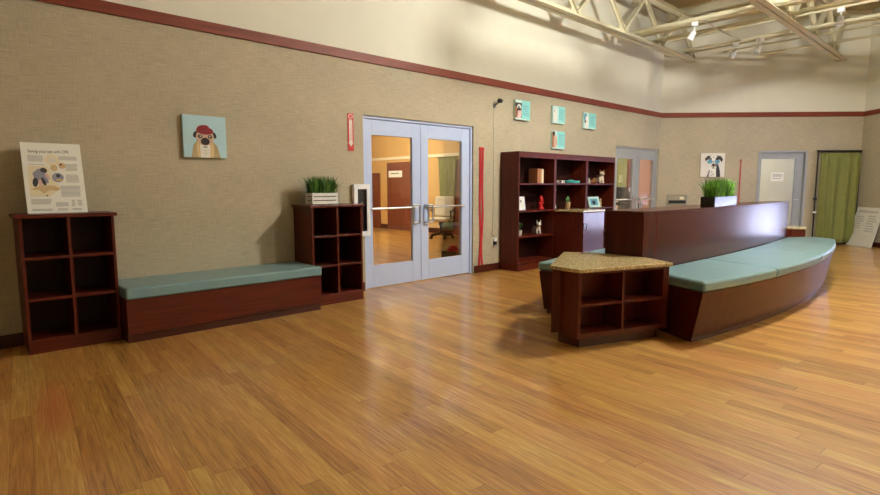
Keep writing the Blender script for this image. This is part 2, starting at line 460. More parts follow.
def double_door(name, x0, x1, z1, xs, glass, mat, loc=(0, 0, 0), rotz=0, y=.045):
    d = thing(name, None, None, loc, rotz, kind='structure')
    f = MB()
    f.box(x0+.001, x0+.035, .025, .13, 0, z1, mat); f.box(x1-.035, x1-.001, .025, .13, 0, z1, mat); f.box(x0+.035, x1-.035, .025, .13, z1-.035, z1-.001, mat)
    f.build('door_frame', d, bevel=.004)
    lx = [x0+.04, xs-.003, xs+.003, x1-.04]
    for i in range(2):
        a, b = lx[2*i], lx[2*i+1]; g0, g1, gz0, gz1 = glass[i]
        m = MB(); rect_frame(m, a, b, .012, z1-.04, g0-a, b-g1, gz0-.012, z1-.04-gz1, y, y+.045, mat)
        lf = m.build('door_leaf', d, bevel=.003)
        MB().box(g0-.005, g1+.005, y+.018, y+.026, gz0-.005, gz1+.005, 'glass').build('pane', lf)
        zb = 1.03
        pb = MB(); pb.tube([(g0-.03, y-.035, zb), (g1+.03, y-.035, zb)], .014, 'steel')
        for xx in (g0-.03, g1+.03): pb.tube([(xx, y-.035, zb), (xx, y+.002, zb)], .012, 'steel')
        pb.build('push_bar', lf)
        xh = b-.075 if i == 0 else a+.075
        h = MB(); xo = xh-.10 if i == 0 else xh+.10
        h.tube([(xh, y+.002, 1.06), (xh, y-.06, 1.06), (xh, y-.07, 1.05), (xh, y-.07, .83), (xh, y-.06, .82), (xh, y+.002, .82)], .013, 'steel')
        h.tube([(xo, y-.055, 1.06), (xo, y-.055, .82)], .012, 'steel')
        for zz in (1.06, .82): h.tube([(xh, y-.055, zz), (xo, y-.055, zz)], .012, 'steel')
        h.build('pull_handle', lf)
    return d
d1 = double_door('door_1', D1[0], D1[1], D1[2], 4.882, [(4.068, 4.735, .297, 1.96), (5.022, 5.68, .287, 1.965)], 'doorpaint')
d2 = double_door('door_2', D2[0], D2[1], D2[2], 10.95, [(10.15, 10.80, .30, 1.875), (11.09, 11.72, .30, 1.875)], 'doorgrey')
d3 = thing('door_3', None, None, (XC, 0, 0), R(-45), kind='structure')
f = MB(); a, b, z1 = D3
f.box(a, a+.045, -.012, .13, 0, z1, 'doorgrey'); f.box(b-.045, b, -.012, .13, 0, z1, 'doorgrey'); f.box(a+.045, b-.045, -.012, .13, z1-.045, z1, 'doorgrey')
f.build('door_frame', d3, bevel=.004)
f = MB(); rect_frame(f, a+.05, b-.05, .012, z1-.05,   .05, .175, .33, .13, .04, .085, 'doorgrey')
lf = f.build('door_leaf', d3, bevel=.003)
MB().box(a+.095, b-.22, .055, .062, .335, z1-.175, 'glass').build('pane', lf)
f = MB(); f.tube([(b-.15, .04, 1.0), (b-.15, -.02, 1.0), (b-.25, -.02, 1.0)], .011, 'steel'); f.build('door_handle', lf)

# rooms behind the doors ----------------------------------------------
def roombox(prefix, poly, h, mat, ceil):
    mb = MB(); n = len(poly)
    for i in range(n-1):
        p, q = Vector(poly[i]), Vector(poly[i+1]); t = (q-p).normalized(); nn = Vector((-t.y, t.x))*.08
        mb.prism([tuple(p), tuple(q), tuple(q+nn), tuple(p+nn)], 0, h, mat)
    struct(mb.build('wall_'+prefix))
    mb = MB(); mb.prism(ceil, h, h+.05, 'paint'); struct(mb.build('ceiling_'+prefix))
roombox('studio', [(9.8, .15), (9.8, 3.5), (10.4, 3.5), (10.4, 11.5), (1.5, 11.5), (1.5, .15)][::-1], 3.2, 'ochre',
        [(9.8, .15), (9.8, 3.5), (10.4, 3.5), (10.4, 11.5), (1.5, 11.5), (1.5, .15)])
roombox('salon', [(9.9, .15), (9.9, 3.4), (18.5, 3.4), (18.5, .15)], 2.9, 'peach', [(9.9, .15), (9.9, 3.4), (18.5, 3.4), (18.5, .15)])
def Bw(s, off=0, z=0):           # point on the back wall, off metres into the main room
    c = math.sqrt(.5); return (XC+s*c-off*c, -s*c-off*c, z)
def P2(p): return (p[0], p[1])
roombox('exam', [P2(Bw(4.9, -.15)), P2(Bw(4.9, -2.4)), P2(Bw(1.9, -2.4)), P2(Bw(1.9, -.15))], 2.7, 'paint',
        [P2(Bw(4.9, -.15)), P2(Bw(4.9, -2.4)), P2(Bw(1.9, -2.4)), P2(Bw(1.9, -.15))])

# ------------------------------------------------------------------ roof steel
def truss(y, x0, x1, label):
    t = thing('roof_truss', label, 'roof truss', (0, y, 0), 0, 'steel roof trusses')
    zb, zt = 4.0, 4.86
    for nm, z, sgn in (('bottom_chord', zb, 1), ('top_chord', zt, -1)):
        c = MB()
        for s in (-1, 1):
            ya, yb = sorted((s*.012, s*.10)); c.box(x0, x1, ya, yb, z-.005, z+.005, 'steelcream')
            ya, yb = sorted((s*.012, s*.022)); c.box(x0, x1, ya, yb, min(z, z+sgn*.09), max(z, z+sgn*.09), 'steelcream')
        c.build(nm, t)
    n = int((x1-x0)/.75); L = (x1-x0)/n
    for i in range(n):
        a, b = x0+i*L, x0+(i+1)*L
        za, zz = (zb+.05, zt-.05) if i % 2 == 0 else (zt-.05, zb+.05)
        w = MB()
        dx, dz = b-a, zz-za; ln = math.hypot(dx, dz); nx, nz = -dz/ln*.035, dx/ln*.035
        w.xz([(a+nx, za+nz), (b+nx, zz+nz), (b-nx, zz-nz), (a-nx, za-nz)], -.012, .012, 'steelcream')
        w.xz([(a+nx, za+nz), (b+nx, zz+nz), (b+nx*.7, zz+nz*.7), (a+nx*.7, za+nz*.7)], -.05, .05, 'steelcream')
        w.build('web_member', t)
        if i % 2 == 1:
            g = MB(); g.xz([(b-.19, zb+.02), (b+.19, zb+.02), (b+.12, zb+.19), (b-.12, zb+.19)], -.0115, .0115, 'steelcream'); g.build('gusset_plate', t)
    if True:
        br = MB(); br.box(x1-.12, x1-.01, -.11, .11, zb-.02, zb-.005, 'steelcream'); br.build('bearing_plate', t)
    return t
truss(-.47, 3.2, XC+.40, 'cream steel roof truss running just in front of the long fabric wall')
truss(-2.72, 6.2, XC+2.63, 'cream steel roof truss crossing the pipes, ending on the back wall near its right end')
def purlin(x, label):
    ylo = -9.5; yhi = min(-.03, -(x-XC)-.1)
    m = MB(); m.box(x-.05, x+.05, ylo, yhi, 4.87, 4.885, 'steelcream'); m.box(x-.008, x+.008, ylo, yhi, 4.885, RZ-.012, 'steelcream')
    m.box(x-.05, x+.05, ylo, yhi, RZ-.012, RZ-.001, 'steelcream')
    return tag(m.build('roof_purlin'), label, 'roof beam', 'roof purlins')
for x in (7.4, 8.9, 10.4, 11.9, 13.4):
    purlin(x, 'tan roof purlin under the deck, above the steel trusses')
PIPES = [(9.83, 4.10, .045, 'thickest cream pipe, the one nearest the camera under the roof'),
         (10.12, 4.13, .026, 'thin cream conduit just behind the thickest ceiling pipe, first of a close pair'),
         (10.25, 4.13, .026, 'thin cream conduit, the farther one of the close pair behind the thickest ceiling pipe'),
         (10.62, 4.09, .036, 'cream ceiling pipe carrying the higher row of conduits toward the right'),
         (11.35, 4.22, .022, 'thin dim conduit high between the two middle ceiling pipes'),
         (11.80, 4.09, .03, 'cream ceiling pipe that holds the low white spotlight'),
         (12.05, 4.09, .02, 'slim conduit right behind the pipe with the low white spotlight'),
         (12.75, 4.15, .02, 'slim conduit close to the back wall, second from the wall'),
         (13.3, 4.08, .025, 'cream pipe closest to the back wall under the roof')]
for x, z, r, lb in PIPES:
    yhi = min(-.12, -(x-XC)-.12)
    m = MB(); m.tube([(x, yhi, z+.06), (x, -8.5, z+.06)], r, 'steelcream', 10)
    tag(m.build('ceiling_pipe'), lb, 'pipe', 'pipes under the roof')
def spot(x, y, z, lb, ry):
    t = thing('spotlight', lb, 'spotlight', (x, y, z), ry, 'white spotlights under the roof')
    MB().box(-.05, .05, -.05, .05, .03, .10, 'white').build('mount', t, bevel=.006)
    m = MB(); m.tube([(0, 0, .03), (0, 0, -.05)], .012, 'white'); m.build('stem', t)
    mt = Matrix.Rotation(R(28), 4, 'X')
    m = MB(); m.lathe([(.02, .0), (.045, -.02), (.055, -.12), (.06, -.16), (.048, -.158), (.045, -.14)], 'white')
    for v in m.bm.verts: v.co = mt @ v.co+Vector((0, 0, -.04))
    m.build('lamp_head', t)
spot(9.84, -1.5, 4.02, 'white spotlight hanging from the thickest ceiling pipe', .3)
spot(11.8, -1.5, 4.02, 'white spotlight hanging lowest, against the back wall', .5)
spot(11.6, -2.0, 3.98, 'dim spotlight half hidden behind the right-hand truss', 1.0)
spot(11.25, -3.3, 4.14, 'white spotlight to the right of the right-hand truss', 1.6)
m = MB(); m.tube([(9.888, -1.60, 4.15), (10.8, -1.60, 4.12), (11.775, -1.60, 4.15)], .012, 'cable')
tag(m.build('light_cable'), 'thin diagonal cable strung between two white spotlights', 'cable')
# high-bay lamps (out of the frame)
LAMPS = [(6.8, -4.2), (9.8, -4.4), (7.2, -7.8)]
hb = None
for i, (x, y) in enumerate(LAMPS):
    if hb is None:
        hb = thing('high_bay_lamp', 'round high-bay lamp hanging under the roof deck above the middle of the floor', 'ceiling lamp', (x, y, 4.62), 0, 'high-bay lamps')
        m = MB(); m.lathe([(.06, .19), (.09, .12), (.22, .02), (.23, .0), (.21, .0), (.20, .02), (.07, .11)], 'steelcream'); m.build('reflector', hb)
        m = MB(); m.tube([(0, 0, .18), (0, 0, RZ-4.62)], .012, 'steelcream'); m.build('rod', hb)
    else: dup(hb, (x, y, 4.62))

# ------------------------------------------------------------------ cubby shelves on the left wall
def cubby(name, label, x0, w, d, h, grp):
    t = thing(name, label, 'shelf', (x0, -.004, 0), 0, grp)
    tk = .022
    MB().box(0, tk, -d, 0, 0, h-.028, 'cherry').build('side_panel', t, bevel=.002)
    MB().box(w-tk, w, -d, 0, 0, h-.028, 'cherry').build('side_panel', t, bevel=.002)
    MB().box(-.022, w+.022, -d-.022, 0, h-.028, h, 'cherry_h').build('top_board', t, bevel=.004)
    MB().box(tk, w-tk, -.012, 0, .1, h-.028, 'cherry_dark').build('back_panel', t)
    MB().box(tk, w-tk, -d+.004, -d+.024, 0, .09, 'cherry_h').build('plinth', t)
    zs = [.09, .09+(h-.118)/3, .09+2*(h-.118)/3]
    for z in zs: MB().box(tk, w-tk, -d+.002, -.012, z, z+tk, 'cherry_h').build('shelf_board', t, bevel=.002)
    MB().box(w/2-tk/2, w/2+tk/2, -d+.004, -.012, .09+tk, h-.028, 'cherry').build('divider', t)
    return t
cubby('cubby_shelf', 'dark cherry six-hole cubby shelf holding the leaning poster, left end of the bench', .445, .642, .38, 1.10, 'six-hole cubby shelves')
cubby('cubby_shelf', 'dark cherry six-hole cubby shelf with the grass planter, beside the double glass doors', 2.938, .655, .40, 1.112, 'six-hole cubby shelves')

# wall bench
t = thing('upholstered_bench', 'long cherry wall bench with one teal cushion between the two cubby shelves', 'bench', (1.095, -.004, 0))
BW = 1.838
MB().box(0, BW, -.575, 0, .075, .375, 'cherry_h').build('bench_box', t, bevel=.002)
MB().box(.0, BW, -.548, -.01, 0, .075, 'basewood').build('plinth', t)
MB().box(-.006, BW-.001, -.60, -.002, .376, .474, 'teal').build('seat_cushion', t, bevel=.018, seg=3)

# poster board leaning on the left cubby
t = thing('poster_board', 'white pet first aid poster leaning on the wall atop the left cubby shelf', 'poster', (.525, -.235, 1.103), 0, rot=(R(-13.8), 0, 0))
PW, PH = .405, .585
MB().box(0, PW, 0, .006, 0, PH, 'paper').build('board', t)
pr_ = MB()
def lines(mb, x0, x1, z0, z1, n, mat, y=-.0006, jag=.1):
    st = (z0-z1)/n
    for i in range(n):
        z = z0-i*st; xe = x1-(x1-x0)*jag*random.random()
        mb.box(x0, xe, y, -.0001, z-abs(st)*.45, z, mat)
lines(pr_, .04, .145, .475, .425, 6, 'textgrey'); lines(pr_, .04, .15, .405, .397, 1, 'textgrey')
lines(pr_, .245, .375, .475, .44, 4, 'textgrey'); lines(pr_, .285, .37, .41, .35, 6, 'textgrey')
lines(pr_, .28, .375, .32, .25, 7, 'textgrey'); lines(pr_, .235, .375, .225, .13, 9, 'textgrey')
lines(pr_, .03, .165, .115, .07, 5, 'textgrey'); lines(pr_, .19, .28, .085, .05, 4, 'textgrey'); lines(pr_, .30, .325, .105, .045, 5, 'textgrey')
lines(pr_, .34, .375, .105, .05, 4, 'textgrey')
for xx in (.03, .10, .2, .3): lines(pr_, xx, xx+.07, .035, .015, 2, 'textgrey')
pr_.ellipse_xz(.2, .44, .05, .045, -.0004, -.0001, 'yellow'); pr_.ellipse_xz(.2, .44, .03, .02, -.0007, -.0001, 'canvas')
pr_.ellipse_xz(.205, .375, .025, .028, -.0005, -.0001, 'sandprint'); pr_.ellipse_xz(.262, .395, .025, .025, -.0005, -.0001, 'sandprint')
pr_.ellipse_xz(.255, .405, .009, .009, -.0008, -.0001, 'dkred')
pr_.xz([(.03, .39), (.17, .39), (.19, .30), (.235, .2), (.15, .135), (.03, .14)], -.0004, -.0001, 'yellow')
pr_.xz([(.035, .195), (.11, .235), (.2, .225), (.235, .2), (.21, .185), (.16, .19), (.12, .16), (.09, .19)], -.0006, -.0001, 'sandprint')
pr_.xz([(.06, .33), (.10, .37), (.15, .345), (.16, .25), (.12, .24), (.075, .25)], -.0006, -.0001, 'bluegrey')
pr_.ellipse_xz(.135, .355, .024, .02, -.001, -.0001, 'textdark', rot=-.5)
pr_.ellipse_xz(.072, .255, .018, .038, -.001, -.0001, 'textdark', rot=-.1); pr_.ellipse_xz(.127, .262, .012, .035, -.001, -.0001, 'textdark', rot=.3)
pr_.ellipse_xz(.105, .25, .014, .03, -.0008, -.0001, 'pink'); pr_.ellipse_xz(.155, .305, .012, .03, -.0008, -.0001, 'pink', rot=.4)
pr_.ellipse_xz(.225, .295, .04, .04, -.0005, -.0001, 'bluegrey'); pr_.ellipse_xz(.228, .31, .014, .014, -.001, -.0001, 'textdark')
pr_.ellipse_xz(.235, .275, .026, .012, -.0008, -.0001, 'sandprint'); pr_.ellipse_xz(.14, .145, .006, .005, -.0008, -.0001, 'textdark')
pr_.build('printed_diagram', t)
text('lettering', 'Saving your pet with CPR', .034, t, (.045, -.0008, .512), XZ, 'textdark', 'LEFT', .78)

# grass planter in a white slatted crate
def blades(mb, cx, cy, w, d, n, h0, h1, mat, spread=.10, mat2=None):
    for i in range(n):
        x = cx+random.uniform(-w, w)/2; y = cy+random.uniform(-d, d)/2
        h = random.uniform(h0, h1); a = random.uniform(0, 2*PI); l = random.uniform(.1, 1)*spread
        l *= .5+1.0*(abs(x-cx)/(w/2))
        dx, dy = l*math.cos(a)+(x-cx)*.25, l*math.sin(a)*.7; wd = random.uniform(.003, .006)
        px, py = -math.sin(a)*wd, math.cos(a)*wd
        if abs(px)+abs(py) < .004: px = .004
        vs = []
        for k, tt in enumerate((0, .4, .75, 1)):
            q = tt**1.8; ww = (1, .9, .6, .05)[k]
            c = Vector((x+dx*q, y+dy*q, h*(tt-.12*q*tt)))
            vs += [c+Vector((px*ww, py*ww, 0)), c-Vector((px*ww, py*ww, 0))]
        mb.faces(vs, [(0, 1, 3, 2), (2, 3, 5, 4), (4, 5, 7, 6)], mat if (not mat2 or random.random() < .5) else mat2, True)
t = thing('grass_planter', 'green artificial grass in a white slatted crate atop the right cubby shelf', 'potted plant', (3.195, -.20, 1.114), 0)
c = MB(); w, d = .345, .15
for k in range(3):
    z0 = .006+k*.043
    c.box(-w/2, w/2, -d/2, -d/2+.008, z0, z0+.034, 'whitepaint'); c.box(-w/2, w/2, d/2-.008, d/2, z0, z0+.034, 'whitepaint')
    c.box(-w/2, -w/2+.008, -d/2, d/2, z0, z0+.034, 'whitepaint'); c.box(w/2-.008, w/2, -d/2, d/2, z0, z0+.034, 'whitepaint')
for sx in (-1, 1):
    for sy in (-1, 1): c.box(sx*(w/2-.015)-.01, sx*(w/2-.015)+.01, sy*(d/2-.016)-.008, sy*(d/2-.016)+.008, 0, .128, 'whitepaint')
c.box(-w/2+.008, w/2-.008, -d/2+.008, d/2-.008, .006, .012, 'whitepaint')
c.build('crate', t)
MB().box(-w/2+.02, w/2-.02, -d/2+.02, d/2-.02, .012, .10, 'dkbrown').build('soil', t)
g = MB(); blades(g, 0, 0, .31, .11, 620, .12, .26, 'grass', .075)
blades(g, 0, 0, .31, .09, 34, .12, .2, 'grass', .20)
for v in g.bm.verts: v.co.z += .10
g.build('grass', t)

# red arrow sign
t = thing('arrow_sign', 'narrow red extinguisher arrow sign high on the wall left of the double doors', 'sign', (3.727, -.002, 1.742))
m = MB(); m.box(-.043, .043, -.004, 0, 0, .445, 'red'); m.build('plate', t, bevel=.002)
m = MB(); y0, y1 = -.0052, -.004
m.xz([(-.022, .37), (.022, .37), (.022, .10), (.036, .10), (0, .05), (-.036, .10), (-.022, .10)], y0, y1, 'canvas')
m.ellipse_xz(0, .41, .03, .026, y0, y1, 'canvas'); m.ellipse_xz(0, .41, .022, .02, y0-.0006, y1, 'red')
m.build('white_arrow', t)
text('lettering', 'FIRE', .02, t, (0, y0-.0006, .352), XZ, 'red')
text('lettering', 'EXTINGUISHER', .03, t, (0, y0-.0006, .225), (R(90), R(90), 0), 'red')

# extinguisher cabinet
t = thing('extinguisher_cabinet', 'white framed wall cabinet with dark window between cubby shelf and double doors', 'cabinet', (3.725, -.004, .70))
w, h = .24, .64
f = MB(); rect_frame(f, 0, w, 0, h, .055, .05, .06, .06, -.05, -.032, 'white'); f.build('door_frame', t, bevel=.003)
f = MB(); f.box(0, .008, -.031, 0, 0, h, 'white'); f.box(w-.008, w, -.031, 0, 0, h, 'white'); f.box(.008, w-.008, -.031, 0, 0, .008, 'white'); f.box(.008, w-.008, -.031, 0, h-.008, h, 'white')
f.box(.008, w-.008, -.006, 0, .008, h-.008, 'textdark'); f.build('cabinet_box', t)
MB().box(.05, w-.045, -.043, -.040, .055, h-.055, 'glass').build('pane', t)
t2 = thing('fire_extinguisher', 'small red fire extinguisher behind the window of the white wall cabinet', 'fire extinguisher', (3.845, -.0235, .712))
m = MB(); m.lathe([(.002, .03), (.0105, .034), (.0115, .05), (.0115, .30), (.008, .34), (.004, .36)], 'red'); m.build('cylinder', t2)
m = MB(); m.tube([(0, 0, .36), (0, 0, .39), (.025, 0, .41)], .004, 'white'); m.tube([(0, 0, .385), (.03, 0, .38)], .003, 'white'); m.build('valve', t2)
m = MB(); m.tube([(-.004, 0, .37), (-.028, 0, .33), (-.03, 0, .12)], .004, 'black'); m.build('hose', t2)
m = MB(); m.lathe([(.011, .0), (.012, .03)], 'black', n=14); m.build('foot_ring', t2)

# pug painting
t = thing('dog_painting', 'square pale blue canvas of a pug in a red beret and tan jacket', 'painting', (1.79, -.002, 1.60))
w = .415; h = .407
MB().box(0, w, -.035, 0, 0, h, 'blue_print').build('canvas', t, bevel=.002)
p = MB(); y1 = -.035
def layer(k): return y1-.0005*k
def E(cx, cz, rx, rz, k, mat, rot=0): p.ellipse_xz(cx, cz, rx, rz, layer(k), y1+.0002, mat, 24, rot)
p.xz([(.07, .0), (.09, .12), (.13, .165), (.27, .165), (.32, .12), (.35, .0)], layer(1), y1+.0002, 'tan')
p.xz([(.155, .0), (.15, .10), (.165, .16), (.245, .16), (.255, .10), (.25, .0)], layer(2), y1+.0002, 'canvas')
p.xz([(.13, 0), (.118, .10), (.13, .163), (.15, .15), (.157, 0)], layer(3), y1+.0002, 'sandprint')
p.xz([(.252, 0), (.258, .15), (.275, .16), (.29, .10), (.285, 0)], layer(3), y1+.0002, 'sandprint')
E(.118, .222, .024, .034, 1, 'dkbrown', -.5); E(.292, .222, .022, .034, 1, 'dkbrown', .5)
E(.205, .198, .086, .082, 3, 'fawn'); E(.205, .262, .082, .038, 4, 'dkred', -.06); E(.19, .29, .058, .026, 5, 'dkred', .12)
E(.205, .158, .043, .036, 5, 'dkbrown'); E(.158, .205, .021, .018, 5, 'dkbrown'); E(.252, .205, .021, .018, 5, 'dkbrown')
E(.160, .207, .007, .007, 6, 'canvas'); E(.250, .207, .007, .007, 6, 'canvas'); E(.205, .176, .018, .010, 6, 'black')
E(.205, .103, .022, .008, 6, 'bluegrey'); E(.205, .07, .004, .004, 6, 'textdark'); E(.205, .04, .004, .004, 6, 'textdark')
p.build('painted_dog', t)

# red straps
def strap(lb, loc, rotz, h, w, z0=0):
    t = thing('red_strap', lb, 'strap', loc, rotz)
    m = MB()
    for x0, ph in ((-w*.30, 0), (w*.30, 2.2)):
        vs = []; fs = []; n = 40
        for i in range(n+1):
            f_ = i/n; z = h*(1-f_); amp = f_*f_*w*.20
            x = x0*(1-.3*f_)+amp*math.sin(ph+f_*11); y = -.006-.004*math.sin(ph+f_*9)
            hw = w*.21
            vs += [(x-hw, y, z), (x+hw, y+.002, z), (x-hw, y-.002, z), (x+hw, y, z)]
        for i in range(n):
            a = i*4; b = a+4
            fs += [(a, b, b+1, a+1), (a+2, a+3, b+3, b+2), (a, a+2, b+2, b), (a+1, b+1, b+3, a+3)]
        m.faces(vs, fs, 'redstrap', True)
    m.build('webbing', t)
    m = MB(); m.box(-w*.5, w*.5, -.012, 0, h-.03, h+.004, 'red'); m.build('top_clip', t)
strap('long red twisted strap hanging on the wall to the right of the double doors', (6.05, -.0025, .10), 0, 1.79, .10)
strap('long red strap hanging on the back wall between dog picture and grey door', Bw(1.79, .0025, .12), R(-45), 1.77, .03)

# security camera, cable, outlet
t = thing('wall_camera', 'small black ball camera on the wall above the white cable', 'camera', (6.33, -.002, 2.59))
m = MB(); m.tube([(0, 0, -.06), (0, -.03, -.05), (.02, -.07, -.02)], .012, 'midgrey'); m.box(-.025, .025, -.012, 0, -.09, -.03, 'midgrey'); m.build('bracket', t)
m = MB(); m.ball((.03, -.085, .01), .036, 'black'); m.tube([(.03, -.085, .01), (.05, -.125, .0)], .028, 'black', 12); m.build('camera_head', t)
m = MB(); m.tube([(6.33, -.006, 2.50), (6.335, -.006, 1.8), (6.328, -.006, 1.0), (6.325, -.008, .66), (6.29, -.03, .58), (6.34, -.03, .55), (6.33, -.035, .50)], .006, 'cable')
tag(m.build('power_cable'), 'thin white cable running down the wall from the black camera to the outlet', 'cable')
t = thing('wall_outlet', 'white wall outlet with a black plug beside the left bookcase', 'outlet', (6.345, -.002, .40))
MB().box(-.035, .035, -.008, 0, 0, .115, 'white').build('cover_plate', t, bevel=.002)
MB().box(-.025, .025, -.045, -.008, .062, .108, 'white').build('white_adapter', t, bevel=.004)
MB().box(-.022, .026, -.05, -.008, .004, .055, 'black').build('black_plug', t, bevel=.006)

# small canvases above the bookcases
def canvas(lb, x, z, w, h, art):
    t = thing('small_canvas', lb, 'canvas print', (x, -.002, z), 0, 'small teal canvases')
    MB().box(0, w, -.04, 0, 0, h, 'teal_pale').build('canvas', t, bevel=.002)
    p = MB(); y = -.04
    art(p, w, h, y)
    p.build('printed_picture', t)
def txt(p, x0, x1, z0, z1, n, y):
    for i in range(n):
        z = z0-(z0-z1)*i/n; p.box(x0+random.random()*.02, x1-random.random()*.04, y-.001, y, z-.007, z, 'bluelens')
def a1(p, w, h, y):
    p.box(w*.42, w, y-.0005, y, .02, h, 'teal_print'); p.box(0, w*.42, y-.0005, y, .03, h*.86, 'dkbrown')
    p.ellipse_xz(w*.25, h*.62, .055, .05, y-.001, y, 'canvas'); p.ellipse_xz(w*.25, h*.34, .06, .09, y-.001, y, 'pink'); p.ellipse_xz(w*.22, h*.64, .03, .02, y-.0015, y, 'midgrey')
    p.ellipse_xz(w*.08, h*.35, .03, .08, y-.001, y, 'bookbrown'); txt(p, w*.46, w*.95, h*.75, h*.2, 6, y-.0005)
def a2(p, w, h, y):
    p.box(w*.45, w, y-.0005, y, .02, h, 'teal_print'); p.ellipse_xz(w*.2, h*.45, .05, .12, y-.001, y, 'canvas'); p.ellipse_xz(w*.15, h*.7, .02, .02, y-.001, y, 'pink')
    txt(p, w*.46, w*.95, h*.8, h*.15, 6, y-.0005)
def a3(p, w, h, y):
    p.box(w*.4, w, y-.0005, y, .02, h, 'teal_print'); p.ellipse_xz(w*.12, h*.68, .05, .08, y-.001, y, 'bluelens'); p.ellipse_xz(w*.25, h*.38, .06, .12, y-.0015, y, 'canvas')
    p.ellipse_xz(w*.12, h*.44, .03, .03, y-.002, y, 'midgrey'); txt(p, w*.48, w*.95, h*.8, h*.15, 6, y-.0005)
def a4(p, w, h, y):
    p.box(w*.4, w, y-.0005, y, .02, h, 'teal_print'); p.box(0, w*.16, y-.001, y, .02, h*.95, 'bookbrown'); p.ellipse_xz(w*.25, h*.4, .05, .11, y-.0015, y, 'fawn')
    p.ellipse_xz(w*.12, h*.85, .03, .04, y-.002, y, 'dkbrown'); txt(p, w*.48, w*.95, h*.8, h*.15, 6, y-.0005)
canvas('teal canvas with a brown and white dog photo, leftmost above the bookcases', 6.79, 2.365, .375, .305, a1)
canvas('pale teal canvas, upper of the stacked pair above the bookcases', 7.79, 2.385, .365, .29, a2)
canvas('teal canvas with a white animal, rightmost above the bookcases', 8.75, 2.362, .41, .29, a3)
canvas('teal canvas with a tan photo, lower of the stacked pair above the bookcases', 7.79, 1.955, .37, .30, a4)

# bookcases
def bookcase(lb, x, shelves, lower=None):
    w, d, h, tk = .948, .36, 1.84, .028
    t = thing('bookcase', lb, 'bookcase', (x, -.004, 0), 0, 'tall bookcases along the wall')
    MB().box(0, tk, -d, 0, 0, h, 'cherry').build('side_panel', t, bevel=.002)
    MB().box(w-tk, w, -d, 0, 0, h, 'cherry').build('side_panel', t, bevel=.002)
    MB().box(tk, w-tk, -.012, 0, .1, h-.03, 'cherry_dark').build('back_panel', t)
    MB().box(tk, w-tk, -d+.002, -.012, h-.03, h, 'cherry_h').build('top_board', t)
    MB().box(tk, w-tk, -d+.001, -d+.02, h-.09, h-.03, 'cherry_h').build('fascia', t)
    MB().box(.0, w, -d-.012, -d, 0, .10, 'cherry_h').build('plinth', t)
    for z in shelves: MB().box(tk, w-tk, -d+.003, -.012, z-.026, z, 'cherry_h').build('shelf_board', t, bevel=.002)
    return t
BX = [6.492, 7.442, 8.392]
bookcase('left tall cherry bookcase, open to the floor, with books, red hydrant and dog figurine', BX[0], [.135, .535, .935, 1.36])
bookcase('middle tall cherry bookcase above the granite-topped base cabinet', BX[1], [.135, .925, 1.36])
bookcase('right tall cherry bookcase with the plush dog, next to the far double doors', BX[2], [.135, .5, .925, 1.36])
# granite base cabinet in front of the middle bookcase
t = thing('base_cabinet', 'low cherry base cabinet with granite top in front of the middle bookcase', 'cabinet', (7.42, -.379, 0))
w, d, h = .64, .52, .90
MB().box(0, w, -d, 0, .09, h, 'cherry').build('body', t, bevel=.002)
MB().box(.03, w-.03, -d+.05, -.01, 0, .09, 'basewood').build('plinth', t)
MB().box(-.012, w+.012, -d-.025, 0, h, h+.03, 'granite').build('granite_top', t, bevel=.004)
dr = MB().box(.01, w-.01, -d-.02, -d-.001, .11, h-.01, 'door_gloss').build('door', t, bevel=.003)
m = MB(); m.tube([(.06, -d-.02, .62), (.06, -d-.045, .625), (.06, -d-.05, .67), (.06, -d-.045, .715), (.06, -d-.02, .72)], .006, 'steel'); m.build('handle', dr)

# things on the shelves
def book(lb, x, z, w, h, d, mat, tilt=0):
    t = thing('book', lb, 'book', (x, -.12, z+.001), 0, 'books on the top shelf', rot=(0, tilt, 0))
    c = MB(); c.box(0, .004, -d, 0, 0, h, mat); c.box(w-.004, w, -d, 0, 0, h, mat); c.box(.004, w-.004, -d, -d+.004, 0, h, mat); c.build('cover', t)
    MB().box(.004, w-.004, -d+.004, -.004, .004, h-.006, 'bookcream').build('pages', t)
book('thick brown book standing on the top left shelf, first from the left', 7.06, 1.36, .09, .23, .17, 'bookbrown')
book('thin tan book on the top left shelf between thick brown and cream books', 7.153, 1.36, .03, .225, .17, 'booktan')
book('cream book standing on the top left shelf, last on the right', 7.187, 1.36, .05, .225, .16, 'bookcream')
t = thing('card_frame', 'white upright card on the second shelf of the left bookcase, beside the hydrant', 'card', (6.70, -.2, .937), 0, rot=(R(-8), 0, 0))
MB().box(0, .185, 0, .012, 0, .215, 'white').build('frame', t, bevel=.002)
m = MB(); m.box(.03, .155, -.0008, 0, .03, .19, 'paper'); m.box(.06, .10, -.0014, 0, .12, .16, 'textgrey'); m.build('printed_card', t)
t = thing('hydrant_figurine', 'red fire hydrant figurine on the second shelf of the left bookcase', 'figurine', (7.285, -.2, .936))
m = MB(); m.lathe([(.05, 0), (.052, .012), (.048, .03), (.036, .036), (.035, .125), (.046, .13), (.046, .145), (.038, .15), (.038, .18), (.03, .205), (.014, .218), (.01, .228), (.004, .23)], 'red')
m.tube([(-.05, 0, .10), (.05, 0, .10)], .016, 'red', 12); m.tube([(0, -.052, .10), (0, 0, .10)], .018, 'red', 12)
m.build('hydrant_body', t)
